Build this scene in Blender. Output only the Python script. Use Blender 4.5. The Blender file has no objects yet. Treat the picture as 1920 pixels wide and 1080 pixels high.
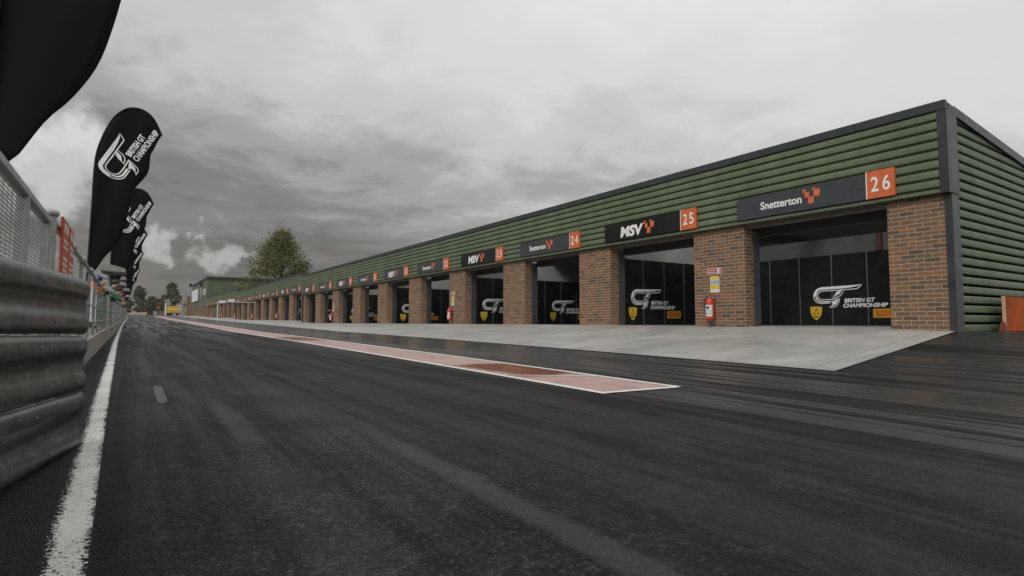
import bpy, bmesh, math, random
from mathutils import Vector, Matrix
R = math.radians
HAZE = .0002
rnd = random.Random(7)
scn = bpy.context.scene
COL = scn.collection

# ------------------------------------------------------------------ helpers
def interp(tab, x):
    if x <= tab[0][0]: return tab[0][1]
    for (a, p), (b, q) in zip(tab, tab[1:]):
        if x <= b: return p + (q - p) * (x - a) / (b - a)
    return tab[-1][1]
LANE = [(-60, -.4), (0, 0), (4.3, .08), (10, .16), (20, .27), (29, .34), (50, .64), (80, 1.05), (100, 1.38), (140, 2.03), (200, 2.9), (300, 3.9), (700, 6), (2500, 12)]
BASE = [(-60, .3), (3, .59), (4.6, .61), (9, .665), (14, .69), (55, .71), (59, .95), (75, 1.05), (96, 1.15), (101, 1.5), (130, 1.66), (140, 1.95), (200, 2.85), (300, 3.85), (700, 6), (2500, 12)]
def sm(tab, y):
    return sum(interp(tab, y + d) for d in (-1.6, -.8, 0, .8, 1.6)) / 5
def lane_z(y): return sm(LANE, y)
def base_z(y): return sm(BASE, y)
APX = 9.0                      # front edge of the concrete apron
def ground_z(x, y):
    l = lane_z(y)
    if x <= 5.2: return l
    e = l - .04
    if x <= APX: return l + (e - l) * (x - 5.2) / (APX - 5.2)
    b = base_z(y)
    if x <= 13.71: return e + (b - e) * (x - APX) / (13.71 - APX)
    if x <= 40: return b - .018 * (x - 13.71) * max(0, min(1, (6 - y) / 4)) * .8
    return b
def wall_top(y): return lane_z(y) + .335

def link(o, parent=None):
    COL.objects.link(o)
    if parent is not None: o.parent = parent
    return o
def empty(name, loc):
    o = bpy.data.objects.new(name, None); o.location = loc; o.empty_display_size = .1
    return link(o)
def tag(o, label=None, cat=None, group=None, kind=None):
    if label: o['label'] = label
    if cat: o['category'] = cat
    if group: o['group'] = group
    if kind: o['kind'] = kind
    return o
def thing(name, label, cat, loc=(0, 0, 0), group=None):
    return tag(empty(name, loc), label, cat, group)
def dup(root, loc):
    r = root.copy(); COL.objects.link(r); r.location = loc
    for ch in list(root.children):
        c = ch.copy(); COL.objects.link(c); c.parent = r
        for g in list(ch.children):
            d = g.copy(); COL.objects.link(d); d.parent = c
    return r

class MB:
    """collects geometry in world coordinates"""
    def __init__(s): s.v = []; s.f = []; s.mi = []; s.cur = 0
    def add(s, vs, fs):
        n = len(s.v); s.v += [tuple(p) for p in vs]
        for f in fs: s.f.append([i + n for i in f]); s.mi.append(s.cur)
        return s
    def box(s, x0, x1, y0, y1, z0, z1):
        vs = [(x, y, z) for z in (z0, z1) for y in (y0, y1) for x in (x0, x1)]
        return s.add(vs, [(0, 2, 3, 1), (4, 5, 7, 6), (0, 1, 5, 4), (2, 6, 7, 3), (0, 4, 6, 2), (1, 3, 7, 5)])
    def hexa(s, b, t):      # bottom ring, top ring (ccw from above)
        n = len(b); fs = [tuple(range(n))[::-1], tuple(range(n, 2 * n))]
        for i in range(n): j = (i + 1) % n; fs.append((i, j, n + j, n + i))
        return s.add(list(b) + list(t), fs)
    def tube(s, pts, r, n=8, cap=True):
        pts = [Vector(p) for p in pts]; rs = r if isinstance(r, (list, tuple)) else [r] * len(pts)
        rings = []; up = None
        for i, p in enumerate(pts):
            a = pts[max(i - 1, 0)]; b = pts[min(i + 1, len(pts) - 1)]
            d = (b - a).normalized()
            if up is None: up = Vector((0, 0, 1)) if abs(d.z) < .9 else Vector((1, 0, 0))
            u = d.cross(up)
            if u.length < 1e-5: u = d.cross(Vector((0, 1, 0)))
            u.normalize(); w = u.cross(d).normalized(); up = w
            rings.append([p + (u * math.cos(2 * math.pi * k / n) + w * math.sin(2 * math.pi * k / n)) * rs[i] for k in range(n)])
        vs = [p for ring in rings for p in ring]; fs = []
        for i in range(len(rings) - 1):
            for k in range(n):
                k2 = (k + 1) % n; fs.append((i * n + k, i * n + k2, (i + 1) * n + k2, (i + 1) * n + k))
        if cap:
            fs.append(tuple(range(n))[::-1]); m = (len(rings) - 1) * n; fs.append(tuple(range(m, m + n)))
        return s.add(vs, fs)
    def lathe(s, c, prof, n=20, axis='z'):
        vs = []; fs = []
        for r_, z in prof:
            for k in range(n):
                a = 2 * math.pi * k / n; p = (r_ * math.cos(a), r_ * math.sin(a), z)
                if axis == 'y': p = (p[0], p[2], p[1])
                if axis == 'x': p = (p[2], p[0], p[1])
                vs.append((c[0] + p[0], c[1] + p[1], c[2] + p[2]))
        m = len(prof)
        for i in range(m - 1):
            for k in range(n):
                k2 = (k + 1) % n; fs.append((i * n + k, i * n + k2, (i + 1) * n + k2, (i + 1) * n + k))
        fs.append(tuple(range(n))[::-1]); fs.append(tuple(range((m - 1) * n, m * n)))
        return s.add(vs, fs)
    def sphere(s, c, rx, ry=None, rz=None, n=12, m=8):
        ry = ry or rx; rz = rz or rx
        vs = [(c[0], c[1], c[2] - rz)]
        for i in range(1, m):
            t = -math.pi / 2 + math.pi * i / m
            for k in range(n):
                a = 2 * math.pi * k / n
                vs.append((c[0] + rx * math.cos(t) * math.cos(a), c[1] + ry * math.cos(t) * math.sin(a), c[2] + rz * math.sin(t)))
        vs.append((c[0], c[1], c[2] + rz)); fs = []
        for k in range(n): fs.append((0, 1 + (k + 1) % n, 1 + k))
        for i in range(m - 2):
            for k in range(n):
                a = 1 + i * n + k; b = 1 + i * n + (k + 1) % n; fs.append((a, b, b + n, a + n))
        o = 1 + (m - 2) * n
        for k in range(n): fs.append((o + k, o + (k + 1) % n, o + n))
        return s.add(vs, fs)
    def loft(s, prof, path, closed=False, cap=False):
        """prof: list of (a,b) offsets ; path: list of (origin, A vec, B vec)"""
        n = len(prof); vs = []
        for o, A, B in path:
            for a, b in prof: vs.append(tuple(Vector(o) + Vector(A) * a + Vector(B) * b))
        fs = []; e = n if closed else n - 1
        for i in range(len(path) - 1):
            for k in range(e):
                k2 = (k + 1) % n; fs.append((i * n + k, i * n + k2, (i + 1) * n + k2, (i + 1) * n + k))
        if cap and closed: fs.append(tuple(range(n))[::-1]); fs.append(tuple(range((len(path) - 1) * n, len(path) * n)))
        return s.add(vs, fs)
    def poly(s, pts, depth=None):
        pts = [Vector(p) for p in pts]
        if depth is None: return s.add(pts, [tuple(range(len(pts)))])
        return s.hexa(pts, [p + Vector(depth) for p in pts])
    def build(s, name, mats, parent=None, smooth=False, bevel=0, recalc=True):
        if not isinstance(mats, (list, tuple)): mats = [mats]
        off = Vector((0, 0, 0))
        p = parent
        while p is not None: off += Vector(p.location); p = p.parent
        me = bpy.data.meshes.new(name)
        me.from_pydata([tuple(Vector(v) - off) for v in s.v], [], s.f)
        for m in mats: me.materials.append(m)
        if len(mats) > 1: me.polygons.foreach_set('material_index', s.mi)
        if recalc or bevel:
            bm = bmesh.new(); bm.from_mesh(me)
            if bevel:
                bmesh.ops.recalc_face_normals(bm, faces=bm.faces)
                es = [e for e in bm.edges if len(e.link_faces) == 2 and e.calc_face_angle(0) > .6]
                bmesh.ops.bevel(bm, geom=es, offset=bevel, segments=2, affect='EDGES', clamp_overlap=True)
            if recalc: bmesh.ops.recalc_face_normals(bm, faces=bm.faces)
            bm.to_mesh(me); bm.free()
        if smooth:
            me.polygons.foreach_set('use_smooth', [True] * len(me.polygons))
            if smooth == 'auto':
                try: me.set_sharp_from_angle(angle=R(40))
                except Exception: pass
        return link(bpy.data.objects.new(name, me), parent)

# text, cached as flat triangles in (u, v)
_tc = {}
def text_geo(txt, size, bold=0., shear=0., sx=1., spacing=1.):
    key = (txt, size, bold, shear, sx, spacing)
    if key in _tc: return _tc[key]
    cu = bpy.data.curves.new('lettering_curve', 'FONT')
    cu.body = txt; cu.size = size; cu.offset = bold; cu.shear = shear; cu.space_character = spacing
    cu.resolution_u = 4; cu.fill_mode = 'FRONT'
    ob = bpy.data.objects.new('lettering_curve', cu); COL.objects.link(ob)
    dg = bpy.context.evaluated_depsgraph_get(); dg.update()
    me = ob.evaluated_get(dg).to_mesh()
    vs = [(v.co.x * sx, v.co.y) for v in me.vertices]; fs = [tuple(p.vertices) for p in me.polygons]
    ob.evaluated_get(dg).to_mesh_clear()
    bpy.data.objects.remove(ob); bpy.data.curves.remove(cu)
    x0 = min(v[0] for v in vs); x1 = max(v[0] for v in vs); y0 = min(v[1] for v in vs); y1 = max(v[1] for v in vs)
    vs = [(x - x0, y - y0) for x, y in vs]
    _tc[key] = (vs, fs, x1 - x0, y1 - y0)
    return _tc[key]
def put_text(mb, txt, o, U, V, w=None, h=None, bold=.02, shear=0., spacing=1.):
    """stretch the words into a box w by h whose lower left is o"""
    vs, fs, tw, th = text_geo(txt, 1., bold, shear, 1., spacing)
    su = w / tw; sv = h / th; o = Vector(o); U = Vector(U); V = Vector(V)
    mb.add([o + U * (x * su) + V * (y * sv) for x, y in vs], fs)
def stroke(pts, w):
    """2-D ribbon along pts"""
    L = []; Rr = []
    for i, p in enumerate(pts):
        a = pts[max(i - 1, 0)]; b = pts[min(i + 1, len(pts) - 1)]
        dx, dy = b[0] - a[0], b[1] - a[1]; l = math.hypot(dx, dy) or 1
        nx, ny = -dy / l * w / 2, dx / l * w / 2
        L.append((p[0] + nx, p[1] + ny)); Rr.append((p[0] - nx, p[1] - ny))
    return L, Rr

# ------------------------------------------------------------------ materials
class NT:
    def __init__(s, name):
        s.m = bpy.data.materials.new(name); s.m.use_nodes = True
        s.t = s.m.node_tree; s.b = s.t.nodes['Principled BSDF']; s._pos = None
    def n(s, typ, **kw):
        nd = s.t.nodes.new(typ)
        for k, v in kw.items():
            if hasattr(nd, k) and not k[0].isupper(): setattr(nd, k, v)
        return nd
    def set(s, sock, v):
        if isinstance(v, bpy.types.NodeSocket): s.t.links.new(v, sock)
        elif isinstance(v, (tuple, list)) and len(v) == 3 and sock.type == 'RGBA': sock.default_value = (*v, 1)
        else: sock.default_value = v
    def math(s, op, a, b=0., c=None, clamp=False):
        nd = s.n('ShaderNodeMath', operation=op); nd.use_clamp = clamp
        s.set(nd.inputs[0], a); s.set(nd.inputs[1], b)
        if c is not None: s.set(nd.inputs[2], c)
        return nd.outputs[0]
    def pos(s):
        if s._pos is None: s._pos = s.n('ShaderNodeNewGeometry').outputs['Position']
        return s._pos
    def xyz(s):
        nd = s.n('ShaderNodeSeparateXYZ'); s.set(nd.inputs[0], s.pos()); return nd.outputs
    def scaled(s, v, sc):
        nd = s.n('ShaderNodeVectorMath', operation='MULTIPLY'); s.set(nd.inputs[0], v); nd.inputs[1].default_value = sc; return nd.outputs[0]
    def noise(s, scale, detail=4, rough=.55, vec=None, dist=0.):
        nd = s.n('ShaderNodeTexNoise'); s.set(nd.inputs['Vector'], vec if vec is not None else s.pos())
        nd.inputs['Scale'].default_value = scale; nd.inputs['Detail'].default_value = detail
        nd.inputs['Roughness'].default_value = rough; nd.inputs['Distortion'].default_value = dist
        return nd.outputs['Fac']
    def rng(s, v, a, b, c=0., d=1., smooth=False):
        nd = s.n('ShaderNodeMapRange'); nd.clamp = True
        if smooth: nd.interpolation_type = 'SMOOTHSTEP'
        for i, q in enumerate((v, a, b, c, d)): s.set(nd.inputs[i], q)
        return nd.outputs[0]
    def mix(s, f, a, b, blend='MIX'):
        nd = s.n('ShaderNodeMix', data_type='RGBA'); nd.blend_type = blend
        s.set(nd.inputs[0], f); s.set(nd.inputs[6], a); s.set(nd.inputs[7], b); return nd.outputs[2]
    def bump(s, h, strength=.3, dist=.01):
        nd = s.n('ShaderNodeBump'); s.set(nd.inputs['Height'], h); nd.inputs['Strength'].default_value = strength; nd.inputs['Distance'].default_value = dist
        s.t.links.new(nd.outputs[0], s.b.inputs['Normal'])
    def out(s, col=None, rough=None, metal=None, spec=None):
        if col is not None: s.set(s.b.inputs['Base Color'], col)
        if rough is not None: s.set(s.b.inputs['Roughness'], rough)
        if metal is not None: s.set(s.b.inputs['Metallic'], metal)
        if spec is not None: s.set(s.b.inputs['Specular IOR Level'], spec)
        return s.m
def plain(name, col, rough=.6, metal=0., var=.12, scale=6., spec=.5, bump=0.):
    t = NT(name); f = t.noise(scale, 5, .6)
    lo = tuple(c * (1 - var) for c in col); hi = tuple(min(1, c * (1 + var)) for c in col)
    c = t.mix(t.rng(f, .3, .7), lo, hi)
    if bump: t.bump(t.noise(scale * 8, 3), bump, .005)
    return t.out(c, t.rng(f, .3, .7, max(0, rough - .08), min(1, rough + .08)), metal, spec)

def box_mask(t, X, Y, x0, x1, y0, y1, ex, ey):
    a = t.math('MULTIPLY', t.rng(X, x0 - ex, x0 + ex, smooth=True), t.rng(X, x1 - ex, x1 + ex, 1., 0., smooth=True))
    b = t.math('MULTIPLY', t.rng(Y, y0 - ey, y0 + ey, smooth=True), t.rng(Y, y1 - ey, y1 + ey, 1., 0., smooth=True))
    return t.math('MULTIPLY', a, b)

def asphalt():
    t = NT('wet_asphalt'); o = t.xyz(); X, Y = o[0], o[1]
    wob = t.math('MULTIPLY', t.math('SUBTRACT', t.noise(2.2, 5, .65), .5), .22)
    Xw = t.math('ADD', X, wob); Yw = t.math('ADD', Y, t.math('MULTIPLY', wob, 6.))
    streak = t.noise(1., 6, .6, t.scaled(t.pos(), (2.6, .11, 1.)), .12)
    streak2 = t.noise(1., 5, .62, t.scaled(t.pos(), (9., .3, 1.)), .2)
    patch = t.noise(.9, 8, .72, None, .25)
    cloud = t.noise(5.5, 6, .7)
    grit = t.noise(160., 2, .6)
    gritb = t.noise(55., 3, .65)
    vor = t.n('ShaderNodeTexVoronoi'); t.set(vor.inputs['Vector'], t.pos()); vor.inputs['Scale'].default_value = 110.
    # dry aggregate colour
    v = t.math('ADD', t.math('MULTIPLY', patch, .55), t.math('MULTIPLY', streak, .24))
    v = t.math('ADD', v, t.math('MULTIPLY', cloud, .3))
    dry = t.rng(v, .46, .64)
    c = t.mix(dry, (.016, .0155, .015), (.074, .0715, .068))
    c = t.mix(t.rng(streak2, .4, .62, .28, 0.), c, (.006, .0058, .0056))
    c = t.mix(t.rng(grit, .4, .66, 0., .8), c, t.mix(.72, c, (.0, .0, .0)))
    c = t.mix(t.rng(gritb, .36, .5, .75, 0.), c, (.004, .004, .004))
    c = t.mix(t.math('MULTIPLY', t.rng(gritb, .55, .68), .45), c, (.115, .112, .107))
    c = t.mix(t.rng(t.noise(17., 5, .7), .42, .6, .5, 0.), c, (.007, .0068, .0066))
    c = t.mix(box_mask(t, Xw, Y, .12, 1.25, -30, 300, .12, 1.), c, t.mix(1., c, (1.35, 1.35, 1.34), 'MULTIPLY'))
    c = t.mix(t.rng(Xw, 2., 4., 0., .55, smooth=True), c, (.009, .009, .009))
    # the darker strip left of the paving joint
    seam = t.rng(Xw, .02, .09, .62, 0., smooth=True)
    c = t.mix(seam, c, (.011, .0108, .0105))
    # rubbered-in tyre lanes
    rub = t.math('MULTIPLY', box_mask(t, Xw, Y, 1.7, 2.7, -30, 400, .35, 1), .35)
    c = t.mix(rub, c, (.016, .0155, .015))
    # pale repairs and scuffs
    pale = t.math('MULTIPLY', box_mask(t, Xw, Yw, 1.29, 1.44, .6, 3.6, .035, .5), .36)
    pale = t.math('MAXIMUM', pale, t.math('MULTIPLY', box_mask(t, Xw, Yw, .58, .72, 3.7, 5.6, .03, .4), .45))
    ov = t.math('ADD', t.math('POWER', t.math('DIVIDE', t.math('SUBTRACT', X, t.math('ADD', .255, t.math('MULTIPLY', wob, .12))), .042), 4.), t.math('POWER', t.math('DIVIDE', t.math('SUBTRACT', Y, 6.55), .72), 4.))
    pale2 = t.rng(ov, .7, 1.1, 1., 0.)
    c = t.mix(t.rng(ov, 1.6, 4., .7, 0.), c, (.012, .0118, .0115))
    c = t.mix(pale, c, (.085, .082, .078))
    c = t.mix(t.math('MULTIPLY', pale2, .7), c, (.17, .165, .155))
    # standing water and wet film
    wetn = t.math('ADD', t.math('MULTIPLY', streak, .6), t.math('MULTIPLY', streak2, .4))
    wet = t.rng(wetn, .45, .54, smooth=True)
    far = t.math('MAXIMUM', t.rng(X, 3.4, 5.6), t.rng(Y, 14, 40, 0., .5))
    wet = t.math('MULTIPLY', wet, t.math('ADD', t.math('MULTIPLY', far, .86), .10))
    gut = t.math('MULTIPLY', box_mask(t, Xw, Y, 5.6, 8.95, 9., 160., .35, 4.), t.rng(t.noise(.22, 3), .3, .5))
    wet = t.math('MAXIMUM', wet, gut)
    damp = t.math('ADD', t.math('POWER', t.math('DIVIDE', t.math('SUBTRACT', Xw, 1.5), .075), 2.), t.math('POWER', t.math('DIVIDE', t.math('SUBTRACT', Yw, 7.4), .75), 2.))
    c = t.mix(t.rng(damp, .5, 1.2, .9, 0.), c, (.005, .0048, .004))
    pud = t.math('MAXIMUM', 0., t.math('MULTIPLY', t.rng(t.noise(.35, 4, .6, t.scaled(t.pos(), (1., .3, 1.))), .64, .68), .8))
    wet = t.math('MAXIMUM', wet, pud)
    c = t.mix(t.math('MULTIPLY', wet, .55), c, (.012, .012, .012))
    rough = t.rng(wet, 0., 1., .64, .18)
    rough = t.math('ADD', rough, t.rng(cloud, .3, .7, -.07, .09))
    h = t.math('ADD', t.math('MULTIPLY', vor.outputs['Distance'], .8), t.math('MULTIPLY', gritb, 1.))
    h = t.math('MULTIPLY', h, t.rng(wet, .2, 1., 1., .12))
    t.bump(h, .65, .014)
    return t.out(c, rough, 0., t.rng(wet, 0., 1., .1, .75))

def concrete(name, col, joints=True, rough=.5):
    t = NT(name); o = t.xyz(); X, Y = o[0], o[1]
    a = t.noise(.5, 7, .65, None, .5); b = t.noise(9., 5, .7); st = t.noise(1., 5, .6, t.scaled(t.pos(), (.5, 1.8, .3)))
    v = t.math('ADD', t.math('MULTIPLY', a, .5), t.math('ADD', t.math('MULTIPLY', b, .3), t.math('MULTIPLY', st, .35)))
    c = t.mix(t.rng(v, .42, .72), tuple(q * .68 for q in col), tuple(q * 1.16 for q in col))
    c = t.mix(t.math('MULTIPLY', t.rng(t.noise(70., 3, .7), .55, .75), .3), c, tuple(q * .45 for q in col))
    if joints:
        c = t.mix(t.math('MULTIPLY', t.rng(t.noise(1.7, 6, .7, None, .6), .56, .7), .5), c, tuple(q * .5 for q in col))
        c = t.mix(t.math('MULTIPLY', t.rng(t.noise(26., 4, .75), .5, .64), .55), c, tuple(q * .5 for q in col))
        c = t.mix(t.math('MULTIPLY', t.rng(t.noise(90., 3, .7), .52, .68), .5), c, tuple(q * 1.35 for q in col))
        c = t.mix(t.math('MULTIPLY', t.rng(t.noise(1., 5, .6, t.scaled(t.pos(), (3.2, .22, 1.)), .3), .52, .66), .4), c, tuple(q * .6 for q in col))
        fx = t.math('ABSOLUTE', t.math('SUBTRACT', X, 11.4)); c = t.mix(t.math('MULTIPLY', t.rng(fx, .012, .02, 1., 0.), .5), c, (.06, .058, .052))
        fy = t.math('ABSOLUTE', t.math('SUBTRACT', t.math('FRACT', t.math('DIVIDE', t.math('ADD', Y, .2), 5.17)), .5))
        j = t.rng(fy, .4965, .4985)
        c = t.mix(t.math('MULTIPLY', j, .55), c, (.06, .058, .052))
        yel = t.math('MULTIPLY', box_mask(t, X, Y, 12.68, 12.76, 3, 200, .006, .2), t.rng(t.noise(6., 5, .7), .38, .6, .1, .75))
        c = t.mix(yel, c, (.42, .27, .07))
    t.bump(t.math('ADD', b, t.noise(60., 3)), .2, .006)
    return t.out(c, t.rng(a, .35, .65, rough - .12, rough + .14), 0., .4)

def brick():
    t = NT('brown_brick')
    g = t.n('ShaderNodeNewGeometry'); t._pos = g.outputs['Position']
    o = t.xyz(); nn = t.n('ShaderNodeSeparateXYZ'); t.set(nn.inputs[0], g.outputs['True Normal'])
    f = t.math('GREATER_THAN', t.math('ABSOLUTE', nn.outputs[0]), .5)
    u = t.math('ADD', t.math('MULTIPLY', f, o[1]), t.math('MULTIPLY', t.math('SUBTRACT', 1., f), o[0]))
    cv = t.n('ShaderNodeCombineXYZ'); t.set(cv.inputs[0], u); t.set(cv.inputs[1], o[2])
    vec = cv.outputs[0]
    jit = t.n('ShaderNodeVectorMath', operation='ADD'); t.set(jit.inputs[0], vec)
    nz = t.n('ShaderNodeTexNoise'); t.set(nz.inputs['Vector'], vec); nz.inputs['Scale'].default_value = 14.
    sc_ = t.n('ShaderNodeVectorMath', operation='MULTIPLY_ADD'); t.set(sc_.inputs[0], nz.outputs['Color']); sc_.inputs[1].default_value = (.006, .006, 0); sc_.inputs[2].default_value = (-.003, -.003, 0)
    t.t.links.new(sc_.outputs[0], jit.inputs[1]); vec = jit.outputs[0]
    br = t.n('ShaderNodeTexBrick'); br.offset = .5; t.set(br.inputs['Vector'], vec)
    br.inputs['Scale'].default_value = 1.; br.inputs['Brick Width'].default_value = .29; br.inputs['Row Height'].default_value = .0927
    br.inputs['Mortar Size'].default_value = .0058; br.inputs['Mortar Smooth'].default_value = .25; br.inputs['Bias'].default_value = 0.
    br.inputs['Color1'].default_value = (0, 0, 0, 1); br.inputs['Color2'].default_value = (1, 1, 1, 1); br.inputs['Mortar'].default_value = (.5, .5, .5, 1)
    cr = t.n('ShaderNodeValToRGB'); t.set(cr.inputs[0], br.outputs['Color']); e = cr.color_ramp
    e.elements[0].position = 0; e.elements[0].color = (.10, .075, .056, 1); e.elements[1].position = 1; e.elements[1].color = (.42, .20, .085, 1)
    for p, q in ((.25, (.215, .128, .072)), (.45, (.345, .17, .078)), (.7, (.285, .155, .075))):
        k = e.elements.new(p); k.color = (*q, 1)
    n1 = t.noise(32., 5, .7, t.scaled(t.pos(), (1, 1, 2.2))); n2 = t.noise(1.1, 4)
    c = t.mix(t.rng(n1, .35, .7), t.mix(.6, cr.outputs[0], (.05, .036, .028)), cr.outputs[0])
    c = t.mix(t.rng(n2, .3, .7, .25, 0.), c, (.06, .042, .03))
    mort = t.mix(t.rng(t.noise(18., 4), .3, .7), (.40, .345, .275), (.56, .49, .40))
    c = t.mix(br.outputs['Fac'], c, mort)
    h = t.math('ADD', t.math('MULTIPLY', t.math('SUBTRACT', 1., br.outputs['Fac']), 1.), t.math('MULTIPLY', n1, .35))
    t.bump(h, .6, .008)
    return t.out(c, .62, 0., .4)

def green_clad():
    t = NT('green_cladding'); o = t.xyz()
    a = t.noise(1.2, 6, .65, t.scaled(t.pos(), (1, 1, .35))); b = t.noise(1., 5, .7, t.scaled(t.pos(), (14., 14., 1.1)))
    c = t.mix(t.rng(a, .3, .7), (.100, .136, .076), (.165, .202, .128))
    c = t.mix(t.math('MULTIPLY', t.rng(b, .5, .75), .2), c, (.27, .295, .225))
    dirt = t.math('MULTIPLY', t.rng(t.noise(3., 6, .7), .5, .72), .45)
    c = t.mix(dirt, c, (.06, .075, .048))
    t.bump(a, .05, .02)
    return t.out(c, t.rng(b, .3, .7, .42, .6), 0., .3)

def steel(name, lo=(.16, .165, .165), hi=(.34, .345, .34), streaks=True, metal=.75, rough=.42, shade_bands=False):
    t = NT(name)
    a = t.noise(7., 6, .7); s_ = t.noise(1., 5, .65, t.scaled(t.pos(), (130., 130., 3.)))
    f = t.math('ADD', t.math('MULTIPLY', a, .5), t.math('MULTIPLY', s_, .5))
    c = t.mix(t.rng(f, .38, .64), lo, hi)
    if streaks:
        grime = t.math('MULTIPLY', t.rng(t.noise(1., 6, .75, t.scaled(t.pos(), (90., 90., 3.)), .2), .5, .72), .55)
        c = t.mix(grime, c, (.05, .047, .042))
        rust = t.math('MULTIPLY', t.rng(t.noise(2.4, 6, .75), .56, .75), .55)
        c = t.mix(rust, c, (.15, .085, .045))
        c = t.mix(t.math('MULTIPLY', t.rng(t.noise(45., 2, .5, t.scaled(t.pos(), (1, 1, .25))), .66, .74), .6), c, (.5, .5, .48))
    if shade_bands:      # dark bands along each rail: shade under the humps painted in, with grime
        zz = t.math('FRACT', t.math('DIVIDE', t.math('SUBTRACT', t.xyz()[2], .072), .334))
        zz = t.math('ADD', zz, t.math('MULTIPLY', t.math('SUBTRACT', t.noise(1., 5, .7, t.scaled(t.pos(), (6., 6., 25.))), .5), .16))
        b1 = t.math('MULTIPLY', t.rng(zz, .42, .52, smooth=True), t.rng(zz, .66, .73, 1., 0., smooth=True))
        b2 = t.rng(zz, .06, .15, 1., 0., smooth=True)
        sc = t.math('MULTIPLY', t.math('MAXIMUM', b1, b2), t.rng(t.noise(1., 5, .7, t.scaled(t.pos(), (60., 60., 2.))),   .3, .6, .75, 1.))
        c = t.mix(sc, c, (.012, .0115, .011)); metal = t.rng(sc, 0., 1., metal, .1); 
    t.bump(t.noise(60., 3), .08, .004)
    return t.out(c, t.rng(a, .3, .7, rough - .1, rough + .16), metal, .5)

def paint_line():
    t = NT('worn_white_paint'); o = t.xyz()
    a = t.noise(75., 4, .75); b = t.noise(3.5, 5, .6)
    # wear is heavier along the left edge of the line, where the paint thins out
    m = t.math('ADD', a, t.math('MULTIPLY', t.math('SUBTRACT', b, .5), .35))
    uv = t.n('ShaderNodeUVMap'); su = t.n('ShaderNodeSeparateXYZ'); t.set(su.inputs[0], uv.outputs[0])
    edge = t.math('ABSOLUTE', t.math('SUBTRACT', su.outputs[0], .56))
    thr = t.rng(edge, .22, .56, .36, .62)
    alpha = t.rng(m, thr, t.math('ADD', thr, .03))
    c = t.mix(t.rng(b, .3, .7), (.6, .59, .57), (.78, .77, .74))
    c = t.mix(t.math('MULTIPLY', t.rng(t.noise(40., 4, .7), .5, .7), .4), c, (.25, .24, .225))
    t.set(t.b.inputs['Alpha'], alpha)
    t.bump(a, .3, .006)
    return t.out(c, .5, 0., .4)

def red_strip():
    t = NT('red_lane_paint'); o = t.xyz(); X, Y = o[0], o[1]
    a = t.noise(3., 6, .7); b = t.noise(60., 3, .7)
    c = t.mix(t.rng(a, .3, .7), (.36, .225, .205), (.47, .31, .285))
    c = t.mix(t.math('MULTIPLY', t.rng(b, .5, .72), .35), c, (.16, .1, .09))
    w = t.math('MULTIPLY', t.math('SUBTRACT', t.noise(1.6, 4, .6), .5), .9)
    Yp = t.math('ADD', Y, w); Xp = t.math('ADD', X, t.math('MULTIPLY', w, .5))
    p1 = box_mask(t, Xp, Yp, 4.2, 5.6, 6.05, 8.0, .12, .22)
    p2 = box_mask(t, Xp, Yp, 4.0, 5.0, 17.6, 21., .1, .5)
    p3 = t.rng(t.noise(.4, 4), .62, .66, 0., .6)
    p = t.math('MAXIMUM', p1, t.math('MAXIMUM', p2, p3))
    c = t.mix(p, c, (.20, .05, .018))
    c = t.mix(t.math('MULTIPLY', t.rng(t.noise(1., 5, .65, t.scaled(t.pos(), (9., .5, 1.))), .5, .68), .4), c, (.12, .085, .078))
    t.bump(t.math('MULTIPLY', b, t.math('SUBTRACT', 1., p)), .25, .006)
    return t.out(c, t.rng(p, 0., 1., .55, .24), 0., .45)

def grass_mat():
    t = NT('verge_grass'); a = t.noise(.15, 6, .65); b = t.noise(6., 5, .7)
    c = t.mix(t.rng(a, .35, .65), (.03, .042, .016), (.062, .07, .03)); c = t.mix(t.rng(b, .4, .7, 0., .5), c, (.08, .075, .045))
    t.bump(b, .5, .05); return t.out(c, .85, 0., .2)
def leaf_mat(name, lo, hi):
    t = NT(name); a = t.noise(.9, 4, .6); b = t.noise(9., 3, .6)
    c = t.mix(t.rng(a, .3, .7), lo, hi); c = t.mix(t.rng(b, .35, .7, 0., .5), c, tuple(q * 1.5 for q in hi))
    t.set(t.b.inputs['Transmission Weight'], 0.)
    return t.out(c, .6, 0., .3)
def added_pane_mat():  # near-clear pane covering the added roof gap
    t = NT('added_clear_pane'); tr = t.n('ShaderNodeBsdfTransparent'); tr.inputs[0].default_value = (.94, .95, .95, 1)
    mx = t.n('ShaderNodeMixShader'); mx.inputs[0].default_value = .05
    t.t.links.new(tr.outputs[0], mx.inputs[1]); t.t.links.new(t.b.outputs[0], mx.inputs[2])
    t.t.links.new(mx.outputs[0], t.t.nodes['Material Output'].inputs[0])
    return t.out((.6, .62, .62), .3)
def shirt_camo():
    t = NT('mottled_grey_cloth'); a = t.noise(11., 3, .6)
    return t.out(t.mix(t.rng(a, .45, .55), (.05, .055, .045), (.22, .23, .2)), .8, 0., .2)

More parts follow.
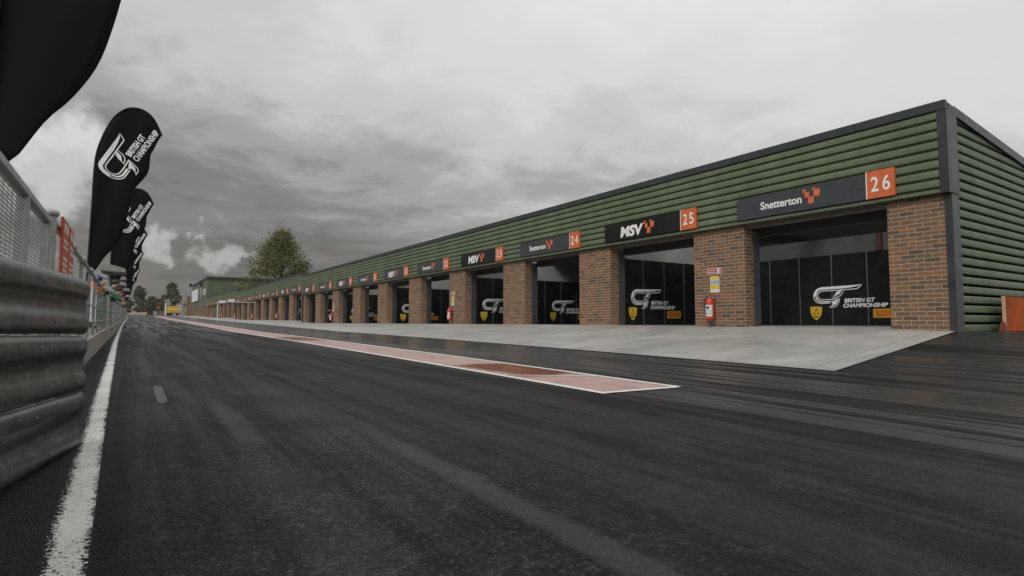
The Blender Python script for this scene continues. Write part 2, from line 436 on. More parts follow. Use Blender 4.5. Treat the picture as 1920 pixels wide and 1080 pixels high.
M = {}
M['asphalt'] = asphalt()
M['apron'] = concrete('apron_concrete', (.37, .36, .34))
M['wallcon'] = concrete('pit_wall_concrete', (.27, .25, .225), False, .6)
M['floor'] = concrete('garage_floor', (.3, .3, .29), False, .4)
M['brick'] = brick()
M['green'] = green_clad()
M['added_rooflight'] = added_pane_mat()
M['char'] = plain('charcoal_trim', (.034, .038, .041), .42, 0., .2, 4.)
M['charl'] = plain('grey_steel_frame', (.06, .063, .064), .45, 0., .2, 6.)
M['lintel'] = plain('brown_lintel', (.14, .115, .095), .6, 0., .2, 8.)
M['roof'] = plain('dark_roof_sheet', (.05, .052, .054), .5, 0., .2, 1.)
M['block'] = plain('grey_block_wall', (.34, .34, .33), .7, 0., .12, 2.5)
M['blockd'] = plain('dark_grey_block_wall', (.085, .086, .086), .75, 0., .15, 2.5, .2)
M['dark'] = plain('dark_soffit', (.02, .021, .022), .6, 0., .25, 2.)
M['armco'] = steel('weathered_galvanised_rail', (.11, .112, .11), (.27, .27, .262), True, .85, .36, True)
M['galv'] = steel('galvanised_steel', (.25, .255, .255), (.44, .445, .44), False, .2, .5)
M['galvd'] = steel('dull_galvanised_post', (.13, .133, .133), (.24, .243, .24), False, .2, .55)
M['mesh'] = steel('galvanised_mesh', (.26, .26, .255), (.42, .42, .41), False, .4, .5)
M['line'] = paint_line()
M['white'] = plain('white_road_paint', (.64, .63, .6), .5, 0., .1, 20.)
M['strip'] = red_strip()
M['grass'] = grass_mat()
M['black'] = plain('black_cloth', (.0065, .0067, .007), .8, 0., .25, 5., .15)
M['print'] = plain('white_print', (.9, .9, .89), .6, 0., .03, 5., .3)
M['board'] = plain('black_display_panel', (.008, .009, .0095), .3, 0., .25, 2.)
M['joint'] = plain('aluminium_joint', (.2, .21, .21), .4, .3, .1, 6.)
M['signg'] = plain('charcoal_sign_face', (.047, .052, .057), .32, 0., .12, 3.)
M['signk'] = plain('black_sign_face', (.008, .0085, .010), .12, 0., .15, 3.)
M['orange'] = plain('orange_sign_face', (.62, .135, .045), .42, 0., .08, 5.)
M['orangel'] = plain('orange_emblem', (.66, .15, .05), .45, 0., .05, 5.)
M['signw'] = plain('white_lettering', (.84, .84, .82), .4, 0., .03, 5.)
M['yellow'] = plain('yellow_panel', (.72, .5, .04), .4, 0., .08, 6.)
M['tyre_y'] = plain('amber_sign_face', (.75, .36, .03), .4, 0., .06, 6.)
M['red'] = plain('red_lettering', (.5, .035, .02), .4, 0., .08, 6.)
M['extred'] = plain('extinguisher_red', (.55, .045, .02), .28, 0., .08, 8.)
M['label'] = plain('white_label', (.66, .66, .64), .45, 0., .08, 30.)
M['blk'] = plain('black_rubber', (.018, .018, .018), .6, 0., .2, 8.)
M['silver'] = plain('brushed_metal', (.5, .5, .5), .35, .9, .1, 12.)
M['hoard'] = plain('orange_panel', (.40, .085, .022), .75, 0., .28, 2.2, .12)
M['redsign'] = plain('red_notice', (.42, .06, .022), .55, 0., .12, 4.)
M['notice'] = plain('faded_white_lettering', (.62, .55, .5), .5, 0., .2, 25.)
M['blue'] = plain('blue_lettering', (.08, .16, .4), .5, 0., .1, 8.)
M['green_s'] = plain('green_emblem', (.04, .2, .05), .5, 0., .1, 8.)
M['canopy'] = plain('grey_canopy', (.3, .295, .28), .6, 0., .08, 3.)
M['bark'] = plain('dark_bark', (.055, .045, .035), .85, 0., .3, 3.)
M['leaf'] = leaf_mat('olive_leaves', (.068, .07, .02), (.15, .148, .045))
M['leafd'] = leaf_mat('dark_leaves', (.05, .05, .022), (.092, .088, .04))
M['glass'] = plain('dark_glass', (.02, .024, .028), .08, 0., .1, 2.)
M['beige'] = plain('beige_render', (.36, .29, .215), .7, 0., .12, 1.5)
M['greyr'] = plain('grey_render', (.33, .34, .36), .6, 0., .1, 1.5)
M['wboard'] = plain('blank_white_board', (.8, .81, .82), .4, 0., .04, .6)
M['truck'] = plain('yellow_truck_paint', (.62, .38, .03), .35, 0., .1, 2.)
M['vang'] = plain('grey_van_paint', (.36, .37, .37), .4, 0., .1, 2.)
M['slate'] = plain('blue_grey_roof', (.045, .05, .06), .6, 0., .2, 1.)
M['skin'] = plain('skin', (.45, .25, .17), .55, 0., .1, 9.)
M['hair'] = plain('brown_hair', (.03, .02, .014), .7, 0., .2, 20.)
def cloth(n, c): M[n] = plain(n, c, .8, 0., .15, 10., .2)
for n, c in (('orange_jacket', (.6, .22, .03)), ('navy_trousers', (.02, .025, .06)), ('blue_cap', (.02, .03, .2)), ('black_top', (.012, .012, .013)), ('grey_trousers', (.09, .09, .09)), ('green_overalls', (.03, .22, .05)), ('purple_jersey', (.06, .05, .26)), ('cream_jacket', (.5, .42, .22)), ('white_jacket', (.6, .6, .58)), ('red_jacket', (.42, .05, .04)), ('dark_shoes', (.02, .018, .016))): cloth(n, c)
M['camo'] = shirt_camo()

# ------------------------------------------------------------------ ground, lane, markings
def sheet(name, xs, ys, zf, mat, kind='structure', uv=False):
    n = len(xs); vs = [(x, y, zf(x, y)) for y in ys for x in xs]
    fs = [(j * n + i, j * n + i + 1, (j + 1) * n + i + 1, (j + 1) * n + i) for j in range(len(ys) - 1) for i in range(n - 1)]
    me = bpy.data.meshes.new(name); me.from_pydata(vs, [], fs); me.materials.append(mat)
    me.polygons.foreach_set('use_smooth', [True] * len(me.polygons))
    o = link(bpy.data.objects.new(name, me))
    if kind: o['kind'] = kind
    return o
def span(a, b, st):
    n = max(1, int(round((b - a) / st))); return [a + (b - a) * i / n for i in range(n + 1)]
YF = span(-40, 160, 1.0) + span(162, 320, 4)[0:] + [400, 520, 700, 1000, 1500, 2400]
sheet('ground', [-2400, -900, -300, -120, -40, -12, -3, -.9, -.7, -.55, 2, 5.2, 9, 11, 13.71, 20, 30, 60, 150, 400, 900, 2400], [-1500, -600, -200, -80] + YF,
      lambda x, y: (wall_top(y) if x < -.65 else ground_z(x, y)) - .035, M['grass'])
sheet('pit_lane', [-.7, -.3, 0, .5, 1, 1.7, 2.5, 3.2, 4, 4.6, 5.2, 6, 7, 8, 9, 10, 11, 12, 13, 13.72, 15, 17, 20, 25, 30, 40, 55], span(-25, 160, 1.) + span(162, 230, 4),
      ground_z, M['asphalt'])
sheet('apron', [9.0, 9.6, 10.2, 10.9, 11.6, 12.3, 13., 13.72, 14.4, 14.6], [4.58, 4.9, 5.3] + span(6, 170, 1.), lambda x, y: ground_z(min(x, 13.71), y) + (.012 if x < 13.8 else -.01), M['apron'])
# edge line, a gentle curve beside the barrier and then the wall
LX = [(-2, -.125), (2.2, -.15), (3.7, -.168), (6.8, -.207), (10.3, -.24), (18, -.325), (30, -.41), (45, -.47), (160, -.47)]
ys = span(-2, 4, .2) + span(4.3, 30, .5)[0:] + span(31, 150, 2.)
mb_v = []; mb_f = []
for i, y in enumerate(ys):
    c = sm(LX, y) if y > 3 else interp(LX, y)
    for s_ in (-1, 1): mb_v.append((c + s_ * .064, y, lane_z(y) + .005))
mb_f = [(2 * i, 2 * i + 1, 2 * i + 3, 2 * i + 2) for i in range(len(ys) - 1)]
me = bpy.data.meshes.new('edge_line'); me.from_pydata(mb_v, [], mb_f); me.materials.append(M['line'])
uvl = me.uv_layers.new(name='UVMap')
for l in me.loops: uvl.data[l.index].uv = (l.vertex_index % 2, ys[l.vertex_index // 2])
tag(link(bpy.data.objects.new('edge_line', me)), kind='structure')
S0, S1, SY = 4.02, 5.07, 4.34
sheet('red_strip', [S0, S0 + .6, S1], span(SY, 142, 1.), lambda x, y: ground_z(x, y) + .004, M['strip'])
mb = MB()
def ribbon(x0, x1, y0, y1, dz=.008, st=1.):
    for a, b in zip(span(y0, y1, st), span(y0, y1, st)[1:]):
        mb.add([(x0, a, lane_z(a) + dz), (x1, a, lane_z(a) + dz), (x1, b, lane_z(b) + dz), (x0, b, lane_z(b) + dz)], [(0, 1, 2, 3)])
ribbon(S0 - .06, S0 + .04, SY - .04, 142); ribbon(S1 - .04, S1 + .06, SY - .06, 142)
mb.add([(S0 + .04, SY - .04, lane_z(SY) + .008), (S1 - .04, SY - .1, lane_z(SY) + .008), (S1 - .04, SY + .0, lane_z(SY) + .008), (S0 + .04, SY + .06, lane_z(SY) + .008)], [(0, 1, 2, 3)])
y = 6.25
while y < 130:
    a, b = y, y - .72
    mb.add([(S0 + .04, a, lane_z(a) + .008), (S1 - .04, b, lane_z(b) + .008), (S1 - .04, b + .085, lane_z(b) + .008), (S0 + .04, a + .085, lane_z(a) + .008)], [(0, 1, 2, 3)])
    y += 2.33
o = mb.build('strip_markings', M['white']); tag(o, kind='structure')

# ------------------------------------------------------------------ garage blocks
P = 5.17; O0, O1 = 5.75, 9.25           # first opening
FX, BX = 13.58, 13.71                  # fascia face, brick face
def clad_profile(z0, z1, pitch=.2, deep=.06):
    """(outward depth, z) from z0 up to z1"""
    pr = []; z = z0
    while z < z1 - .02:
        t = min(z + pitch, z1)
        for d, q in ((-deep, 0.), (-deep, pitch * .20), (-.016, pitch * .255), (-.004, pitch * .33), (0., pitch * .6), (-.003, pitch * .88), (-.012, pitch * .965), (-deep, pitch)):
            zz = z + q
            if zz <= t + 1e-6 and zz <= z1: pr.append((d, zz))
        z += pitch
    return pr
def roof_top(x, dz): return 5.31 + dz - (x - FX) * .093
def garage_block(y0, y1, k0, k1, dz, label, first, bx_deep):
    zf = .69 + dz
    root = thing('garage_block', label, 'garage building', (BX, y0, zf), 'rows of pit garages')
    ft, fb = 5.13 + dz, 3.5 + dz
    # fascia cladding
    m = MB(); pr = clad_profile(fb, ft)
    m.loft(pr, [((FX, y, 0), (-1, 0, 0), (0, 0, 1)) for y in (y0 + .14, y1)])
    m.build('fascia_cladding', M['green'], root)
    # bottom trim, soffit, top flashing
    m = MB(); m.box(FX - .012, FX + .06, y0 + .13, y1, fb - .075, fb); m.build('fascia_sill', M['green'], root, bevel=.006)
    m = MB(); m.box(FX + .06, BX + .3, y0 + .12, y1 - .002, fb - .07, fb - .03); m.build('soffit', M['lintel'], root)
    m = MB(); m.box(FX - .03, FX + .09, y0 - .02, y1, ft - .01, 5.31 + dz); m.build('roof_flashing', M['char'], root, bevel=.008)
    # roof sheet
    m = MB(); xb = bx_deep + .3
    RL0, RL1 = 14.25, 19.2  # roof gap added out of view so sky light brightens the interiors
    for xa, xc in ((FX + .09, RL0), (RL1, xb)):
        ta, tb = roof_top(xa, dz) - .005, roof_top(xc, dz) - .005
        m.hexa([(xa, y0, ta - .1), (xc, y0, tb - .1), (xc, y1, tb - .1), (xa, y1, ta - .1)], [(xa, y0, ta), (xc, y0, tb), (xc, y1, tb), (xa, y1, ta)])
    for q in range(int((y1 - y0) / 5.17) + 1):
        ya = y0 + q * 5.17; yb = min(ya + .5, y1); ta, tb = roof_top(RL0, dz) - .006, roof_top(RL1, dz) - .006
        m.hexa([(RL0, ya, ta - .1), (RL1, ya, tb - .1), (RL1, yb, tb - .1), (RL0, yb, ta - .1)], [(RL0, ya, ta), (RL1, ya, tb), (RL1, yb, tb), (RL0, yb, ta)])
    m.build('roof', M['roof'], root)
    m = MB(); ta, tb = roof_top(RL0, dz) + .002, roof_top(RL1, dz) + .002
    m.add([(RL0, y0, ta), (RL1, y0, tb), (RL1, y1, tb), (RL0, y1, ta)], [(0, 1, 2, 3)]); m.build('added_rooflight', M['added_rooflight'], root)
    # end wall (faces the camera side): corrugated, cut off by the roof slope
    m = MB(); zg = .55 if first else zf - .3
    if first:
        cells = clad_profile(zg, 5.4 + dz)
        xs = [14.06, bx_deep]
        for (d0, a), (d1, b) in zip(cells, cells[1:]):
            def lim(x, z): return min(z, roof_top(x, dz) - .17)
            # cut each strip where it meets the sloping flashing
            xm = FX + (5.31 + dz - .17 - b) / .093
            if xm < xs[0]: continue
            xe = min(xs[1], xm)
            m.add([(xs[0], y0 + .05 - d0, a), (xe, y0 + .05 - d0, a), (xe, y0 + .05 - d1, b), (xs[0], y0 + .05 - d1, b)], [(0, 1, 2, 3)])
            if xe < xs[1]:
                xe2 = min(xs[1], FX + (5.31 + dz - .17 - a) / .093)
                m.add([(xe, y0 + .05 - d0, a), (xe2, y0 + .05 - d0, a), (xe, y0 + .05 - d1, b)], [(0, 1, 2)])
        m.build('end_cladding', M['green'], root)
        m = MB()
        m.hexa([(14.06, y0 - .005, roof_top(14.06, dz) - .18), (xb, y0 - .005, roof_top(xb, dz) - .18), (xb, y0 + .12, roof_top(xb, dz) - .18), (14.06, y0 + .12, roof_top(14.06, dz) - .18)],
               [(14.06, y0 - .005, roof_top(14.06, dz) + .01), (xb, y0 - .005, roof_top(xb, dz) + .01), (xb, y0 + .12, roof_top(xb, dz) + .01), (14.06, y0 + .12, roof_top(14.06, dz) + .01)])
        m.build('verge_flashing', M['char'], root)
        m = MB(); m.box(FX - .02, FX + .1, y0 - .03, y0 + .14, fb - .09, ft - .012); m.box(FX + .1, 14.08, y0 - .03, y0 + .1, fb - .09, 5.24 + dz)
        m.box(BX - .004, 14.08, y0 - .012, y0 + .115, zg, fb - .09)
        m.build('corner_post', M['char'], root, bevel=.006)
        m = MB(); m.box(14.08, bx_deep, y0 + .11, y0 + .3, zg, 4.2); m.build('inner_lining', M['block'], root)
    else:
        m.hexa([(FX, y0 - .004, zf - .5), (xb, y0 - .004, zf - .5), (xb, y0 + .1, zf - .5), (FX, y0 + .1, zf - .5)],
               [(FX, y0 - .004, 5.2 + dz), (xb, y0 - .004, roof_top(xb, dz) - .12), (xb, y0 + .1, roof_top(xb, dz) - .12), (FX, y0 + .1, 5.2 + dz)])
        m.build('end_wall', M['char'], root)
    # floor, back wall
    m = MB(); m.box(BX + .04, bx_deep, y0 + .31, y1, zf - .25, zf); m.build('floor', M['floor'], root)
    # brick piers
    edges = [y0 + .115]
    for k in range(k0, k1 + 1): edges += [O0 + P * k, O1 + P * k]
    edges.append(y1 - .003)
    pts = [(a, b) for a, b in zip(edges[0::2], edges[1::2])]
    for a, b in pts:
        m = MB(); zb = min(base_z(a), base_z(b)) - .12
        m.box(BX, BX + .38, a, b, zb, fb - .075); m.build('brick_pier', M['brick'], root, bevel=.012)
    # per opening: steel frame, lintel; per pair: partition and display boards
    for k in range(k0, k1 + 1):
        a, b = O0 + P * k, O1 + P * k
        for q0, q1 in ((b - .02, b + .05), (a - .05, a + .02)):
            m = MB(); m.box(BX + .382, BX + .66, q0, q1, zf - .1, fb - .2); m.build('door_jamb', M['charl'], root, bevel=.006)
        m = MB(); m.box(BX + .09, BX + .38, a - .001, b + .001, fb - .16, fb - .078); m.build('lintel', M['lintel'], root)
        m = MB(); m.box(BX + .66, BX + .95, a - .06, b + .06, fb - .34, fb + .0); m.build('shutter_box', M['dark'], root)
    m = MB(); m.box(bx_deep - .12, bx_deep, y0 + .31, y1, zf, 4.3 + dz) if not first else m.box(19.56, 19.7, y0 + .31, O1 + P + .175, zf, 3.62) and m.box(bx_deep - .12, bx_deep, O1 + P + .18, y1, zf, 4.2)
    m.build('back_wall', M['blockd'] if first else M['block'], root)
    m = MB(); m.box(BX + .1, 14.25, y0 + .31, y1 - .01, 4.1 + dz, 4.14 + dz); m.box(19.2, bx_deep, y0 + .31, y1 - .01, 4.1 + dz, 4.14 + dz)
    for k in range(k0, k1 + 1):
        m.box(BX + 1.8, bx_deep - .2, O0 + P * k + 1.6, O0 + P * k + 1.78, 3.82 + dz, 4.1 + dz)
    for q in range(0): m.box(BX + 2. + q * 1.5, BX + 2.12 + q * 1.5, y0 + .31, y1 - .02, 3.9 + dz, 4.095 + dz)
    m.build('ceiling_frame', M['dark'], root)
    for k in range(k0, k1 + 1, 2):
        yw = O1 + P * (k + 1) + .18
        if yw > y1 - .05: yw = y1 - .15
        m = MB(); m.box(BX + .67, bx_deep - .12, yw, yw + .14, zf, 4.09 + dz); m.build('partition_wall', M['block'], root)
    if first:
        m = MB(); m.box(19.44, 19.558, 8.35, 8.5, 3.06, 3.6); m.build('wall_duct', plain('oxide_red', (.06, .022, .018), .6), root)
    return root
YA, YB, YC, YD = 4.56, 56.6, 98.0, 139.5
garage_block(YA, YB, 0, 9, 0., 'nearest row of green clad brick pit garages with its corrugated end wall at the right', True, 23.)
garage_block(YB, YC, 10, 17, .26, 'middle row of green clad brick pit garages, its roof one small step higher', False, 23.)
garage_block(YC, YD, 18, 25, .74, 'farthest and highest row of pit garages, ending at the tall green building', False, 23.)

def block_dz(k): return 0. if k <= 9 else (.26 if k <= 17 else .74)

# ------------------------------------------------------------------ name boards
def emblem(m, o, U, V, w, h, n=(0, 0, 0)):
    """five square checks in a V, in a unit box"""
    o = Vector(o); U = Vector(U); V = Vector(V)
    for cx, cy, s_, t_ in ((.10, .89, .17, .25), (.26, .62, .26, .34), (.48, .24, .33, .44), (.82, .67, .35, .44), (.66, .93, .14, .2)):
        q = []
        for a, b in ((-.5, -.5), (.5, -.5), (.5, .5), (-.5, .5)):
            sk = .12 * b
            q.append(o + U * ((cx + (a + sk) * s_) * w) + V * ((cy + b * t_) * h))
        m.add(q, [(0, 1, 2, 3)])
nth = ['first', 'second', 'third', 'fourth', 'fifth', 'sixth', 'seventh', 'eighth', 'ninth', 'tenth', 'eleventh', 'twelfth', 'thirteenth', 'fourteenth', 'fifteenth', 'sixteenth', 'seventeenth', 'eighteenth', 'nineteenth', 'twentieth', 'twenty first', 'twenty second', 'twenty third', 'twenty fourth', 'twenty fifth', 'twenty sixth']
Uy, Vz, Ux = Vector((0, -1, 0)), Vector((0, 0, 1)), Vector((1, 0, 0))
SGX = FX - .055
protos = {}
for k in range(26):
    num = 26 - k; dz = block_dz(k); yr = 5.49 + P * k; yl = yr + 3.84; z0 = 3.52 + dz; z1 = 4.1 + dz
    shiny = k % 2 == 1
    face = 'black' if k in (1, 3) else 'charcoal'
    word = 'three slanted white capitals' if shiny else 'a long white word'
    root = thing('name_board', f'{face} board with {word} beside orange plate {num}', 'sign', (SGX, yr, z0), 'name boards above the garages')
    if ('panel', face) in protos:
        src = protos[('panel', face)]
        for ch in src: c = ch.copy(); COL.objects.link(c); c.parent = root
    else:
        lst = []
        m = MB(); yp = yr + .58
        if k == 0:
            r_ = .09
            out = [(SGX, yl, z0), (SGX, yp, z0), (SGX, yp, z1)] + [(SGX, yl - r_ + r_ * math.cos(a), z1 - r_ + r_ * math.sin(a)) for a in [R(90 - 15 * i) for i in range(7)]]
            m.poly(out, (.052, 0, 0))
        else: m.box(SGX, SGX + .052, yp, yl, z0, z1)
        lst.append(m.build('panel', M['signk'] if face == 'black' else M['signg'], root, bevel=.004))
        m = MB(); m.box(SGX - .008, SGX + .052, yr, yp - .022, z0 - .0, z1 + .03); lst.append(m.build('number_plate', M['orange'], root, bevel=.004))
        m = MB(); m.box(SGX - .006, SGX + .05, yp - .021, yp - .001, z0, z1 + .028); lst.append(m.build('plate_edge', M['signw'], root))
        protos[('panel', face)] = lst
    kw = ('words', shiny)
    if kw in protos:
        for ch in protos[kw]: c = ch.copy(); COL.objects.link(c); c.parent = root
    else:
        lst = []; m = MB()
        if not shiny:
            put_text(m, 'Snetterton', (SGX - .003, yl - .70, z0 + .18), Uy, Vz, 1.09, .205, .022, 0., .98)
            lst.append(m.build('lettering', M['signw'], root, recalc=False))
            m = MB(); emblem(m, (SGX - .003, yl - 1.82, z0 + .13), Uy, Vz, .42, .37); lst.append(m.build('check_emblem', M['orangel'], root, recalc=False))
        else:
            put_text(m, 'MSV', (SGX - .003, yl - .76, z0 + .09), Uy, Vz, 1.02, .36, .045, .12, 1.)
            lst.append(m.build('lettering', M['signw'], root, recalc=False))
            m = MB(); emblem(m, (SGX - .003, yl - 1.80, z0 + .09), Uy, Vz, .43, .41); lst.append(m.build('check_emblem', M['orangel'], root, recalc=False))
        protos[kw] = lst
    m = MB(); s_ = str(num); w = .155; gap = .075; tot = len(s_) * w + (len(s_) - 1) * gap
    for i, ch in enumerate(s_):
        ww = w * (.6 if ch == '1' else 1)
        put_text(m, ch, (SGX - .0115, yr + .28 + tot / 2 - i * (w + gap) - (w - ww) / 2, z0 + .145), Uy, Vz, ww, .33, .012)
    m.build('number', M['signw'], root, recalc=False)

# ------------------------------------------------------------------ championship emblem, traced in its own plane
_S = 2.33 / 1169.
def lg(p): return ((p[0] - 216) * _S, (640 - p[1] + (p[0] - 216) * -.028) * _S)
_fill = [
    [(978, 268), (700, 282), (360, 298), (310, 312), (262, 345), (230, 395), (216, 460), (240, 460), (270, 458), (278, 412), (300, 372), (345, 345), (500, 336), (700, 326), (850, 308), (955, 288)],
    [(690, 352), (625, 370), (592, 405), (552, 478), (580, 452), (640, 425), (668, 405)],
    [(648, 505), (510, 545), (545, 572), (535, 595), (500, 636), (545, 612), (598, 588), (622, 548)],
]
_str = [
    ([(1005, 265), (985, 290), (962, 314), (925, 333), (720, 347), (560, 357), (385, 364), (338, 378), (305, 408), (294, 440), (302, 472), (332, 500), (380, 511), (500, 508), (665, 494)], 13),
    ([(1005, 266), (940, 270)], 8),
    ([(268, 465), (287, 512), (325, 537), (380, 547), (505, 540)], 22),
    ([(226, 458), (238, 508), (272, 549), (318, 569), (350, 573), (505, 566)], 13),
    ([(716, 345), (702, 405), (666, 446), (612, 470), (550, 480)], 11),
    ([(660, 495), (637, 560), (592, 622), (484, 638)], 11),
]
def resamp(pts, closed=False):   # Catmull-Rom smoothing
    out = []; n = len(pts)
    for i in range(n - 1):
        p0, p1, p2, p3 = pts[max(i - 1, 0)], pts[i], pts[i + 1], pts[min(i + 2, n - 1)]
        for q in range(4):
            t = q / 4
            out.append(tuple(.5 * (2 * b + (c - a) * t + (2 * a - 5 * b + 4 * c - d) * t * t + (-a + 3 * b - 3 * c + d) * t ** 3) for a, b, c, d in zip(p0, p1, p2, p3)))
    out.append(pts[-1]); return out
def tri_poly(pts):
    bm = bmesh.new(); vs = [bm.verts.new((x, y, 0)) for x, y in pts]; f = bm.faces.new(vs)
    bmesh.ops.triangulate(bm, faces=[f]); bm.verts.index_update()
    fs = [tuple(v.index for v in f.verts) for f in bm.faces]; v2 = [(v.co.x, v.co.y) for v in bm.verts]; bm.free(); return v2, fs
LOGO_V = []; LOGO_F = []
for fl in _fill:
    v2, f2 = tri_poly([lg(p) for p in fl]); n = len(LOGO_V); LOGO_V += v2; LOGO_F += [tuple(i + n for i in f) for f in f2]
for pts, w in _str:
    L, Rr = stroke([lg(p) for p in (resamp(pts) if len(pts) > 2 else pts)], w * _S); n = len(LOGO_V); c = len(L); LOGO_V += L + Rr
    LOGO_F += [(n + i, n + i + 1, n + c + i + 1, n + c + i) for i in range(c - 1)]
def logo(m, fn):
    m.add([fn(u, v) for u, v in LOGO_V], LOGO_F)
def logo_words(m, fn):
    for txt, u0, v0, w, h in (('BRITISH GT', 1.025, .132, .94, .135), ('CHAMPIONSHIP', .99, -.035, 1.34, .135)):
        vs, fs, tw, th = text_geo(txt, 1., .035, .18, 1., .97)
        m.add([fn(u0 + x / tw * w, v0 + y / th * h) for x, y in vs], fs)

# ------------------------------------------------------------------ display boards inside the garages
SH = [(0, 1), (.5, 1.03), (1, 1), (.99, .6), (.9, .38), (.72, .15), (.5, 0), (.28, .15), (.1, .38), (.01, .6)]
def display(loc, U, N, label, n_panels, offs, zf, group='display boards inside the garages'):
    """U reading direction, N towards the viewer; loc = lower left corner"""
    o = Vector(loc); U = Vector(U); N = Vector(N); root = thing('display_board', label, 'display board', loc, group)
    ht = 2.36
    def pt(u, v, d): return o + U * u + Vz * v + N * d
    for i in range(n_panels):
        a, b = i * 1.11 + .006 + offs, (i + 1) * 1.11 - .006 + offs
        m = MB(); m.poly([pt(a, .02, .0), pt(b, .02, .0), pt(b, ht, .0), pt(a, ht, .0)], N * .03); m.build('panel', M['board'], root)
    for i in range(n_panels + 1):
        m = MB(); a = i * 1.11 - .013 + offs; b = a + .026
        m.poly([pt(a, .02, .004), pt(b, .02, .004), pt(b, ht, .004), pt(a, ht, .004)], N * .032); m.build('joint_strip', M['joint'], root)
    s = 0
    while s * 4.44 < n_panels * 1.11 + offs - 1.0:
        u0 = s * 4.44
        fn = lambda u, v: pt(u0 + .47 + u, .62 + v, .041)
        m = MB(); logo(m, fn); m.build('emblem', M['print'], root, recalc=False)
        m = MB(); logo_words(m, fn); m.build('lettering', M['print'], root, recalc=False)
        m = MB(); m.poly([pt(u0 + .36 + a * .40, .17 + b * .46, .0345) for a, b in SH], N * .006); sh = m.build('shield', M['yellow'], root)
        m = MB(); 
        for a, b, w, h in ((.28, .38, .14, .22), (.62, .42, .12, .2)): m.add([pt(u0 + .36 + (a + p * w) * .40, .17 + (b + q * h) * .46, .042) for p, q in ((0, 0), (1, .1), (.8, 1), (.1, .8))], [(0, 1, 2, 3)])
        m.build('red_mark', M['red'], sh, recalc=False)
        m = MB(); m.add([pt(u0 + .36 + (a) * .40, .17 + (b) * .46, .042) for a, b in ((.3, .22), (.42, .19), (.5, .25), (.58, .19), (.7, .22), (.66, .3), (.34, .3))], [(0, 1, 2, 3, 4, 5, 6)])
        m.add([pt(u0 + .36 + (.5 + .13 * math.cos(i * math.pi / 5 + math.pi / 2) * (1 if i % 2 == 0 else .45)) * .40, .17 + (.78 + .12 * math.sin(i * math.pi / 5 + math.pi / 2) * (1 if i % 2 == 0 else .45)) * .46, .042) for i in range(10)], [tuple(range(10))])
        m.build('dark_mark', M['blk'], sh, recalc=False)
        if u0 + 3.1 < n_panels * 1.11 + offs:
            m = MB(); m.poly([pt(u0 + a, b, .0345) for a, b in ((2.36, .25), (3.12, .25), (3.12, .53), (2.36, .53))], N * .006); ts = m.build('tyre_sign', M['tyre_y'], root)
            m = MB(); m.add([pt(u0 + a, b, .042) for a, b in ((2.46, .31), (3.04, .31), (3.04, .47), (2.46, .47))], [(0, 1, 2, 3)]); m.build('red_band', M['red'], ts, recalc=False)
            m = MB(); put_text(m, 'PIRELLI', pt(u0 + 2.5, .33, .045), U, Vz, .5, .12, .03); m.build('lettering', M['tyre_y'], ts, recalc=False)
        s += 1
    return root
display((19.545, 11.04, .69), (0, -1, 0), (-1, 0, 0), 'black display boards across the back wall seen through the opening below 26', 7, -3.33, .69)
for k in range(1, 18, 2):
    num = 26 - k; yw = O1 + P * k + .17; dz = block_dz(k)
    if yw > YB and k <= 9: yw = YB - .16
    lab = {1: 'black display boards on the side wall seen through the opening below 25', 3: 'black display boards seen through the openings below both 23 and 24'}.get(k, f'black display boards on the partition inside the garages numbered {num} and {num + 1}')
    display((14.33, yw, .69 + dz), (1, 0, 0), (0, -1, 0), lab, 4 if k == 1 else 7 if k < 6 else 4, 0., .69)

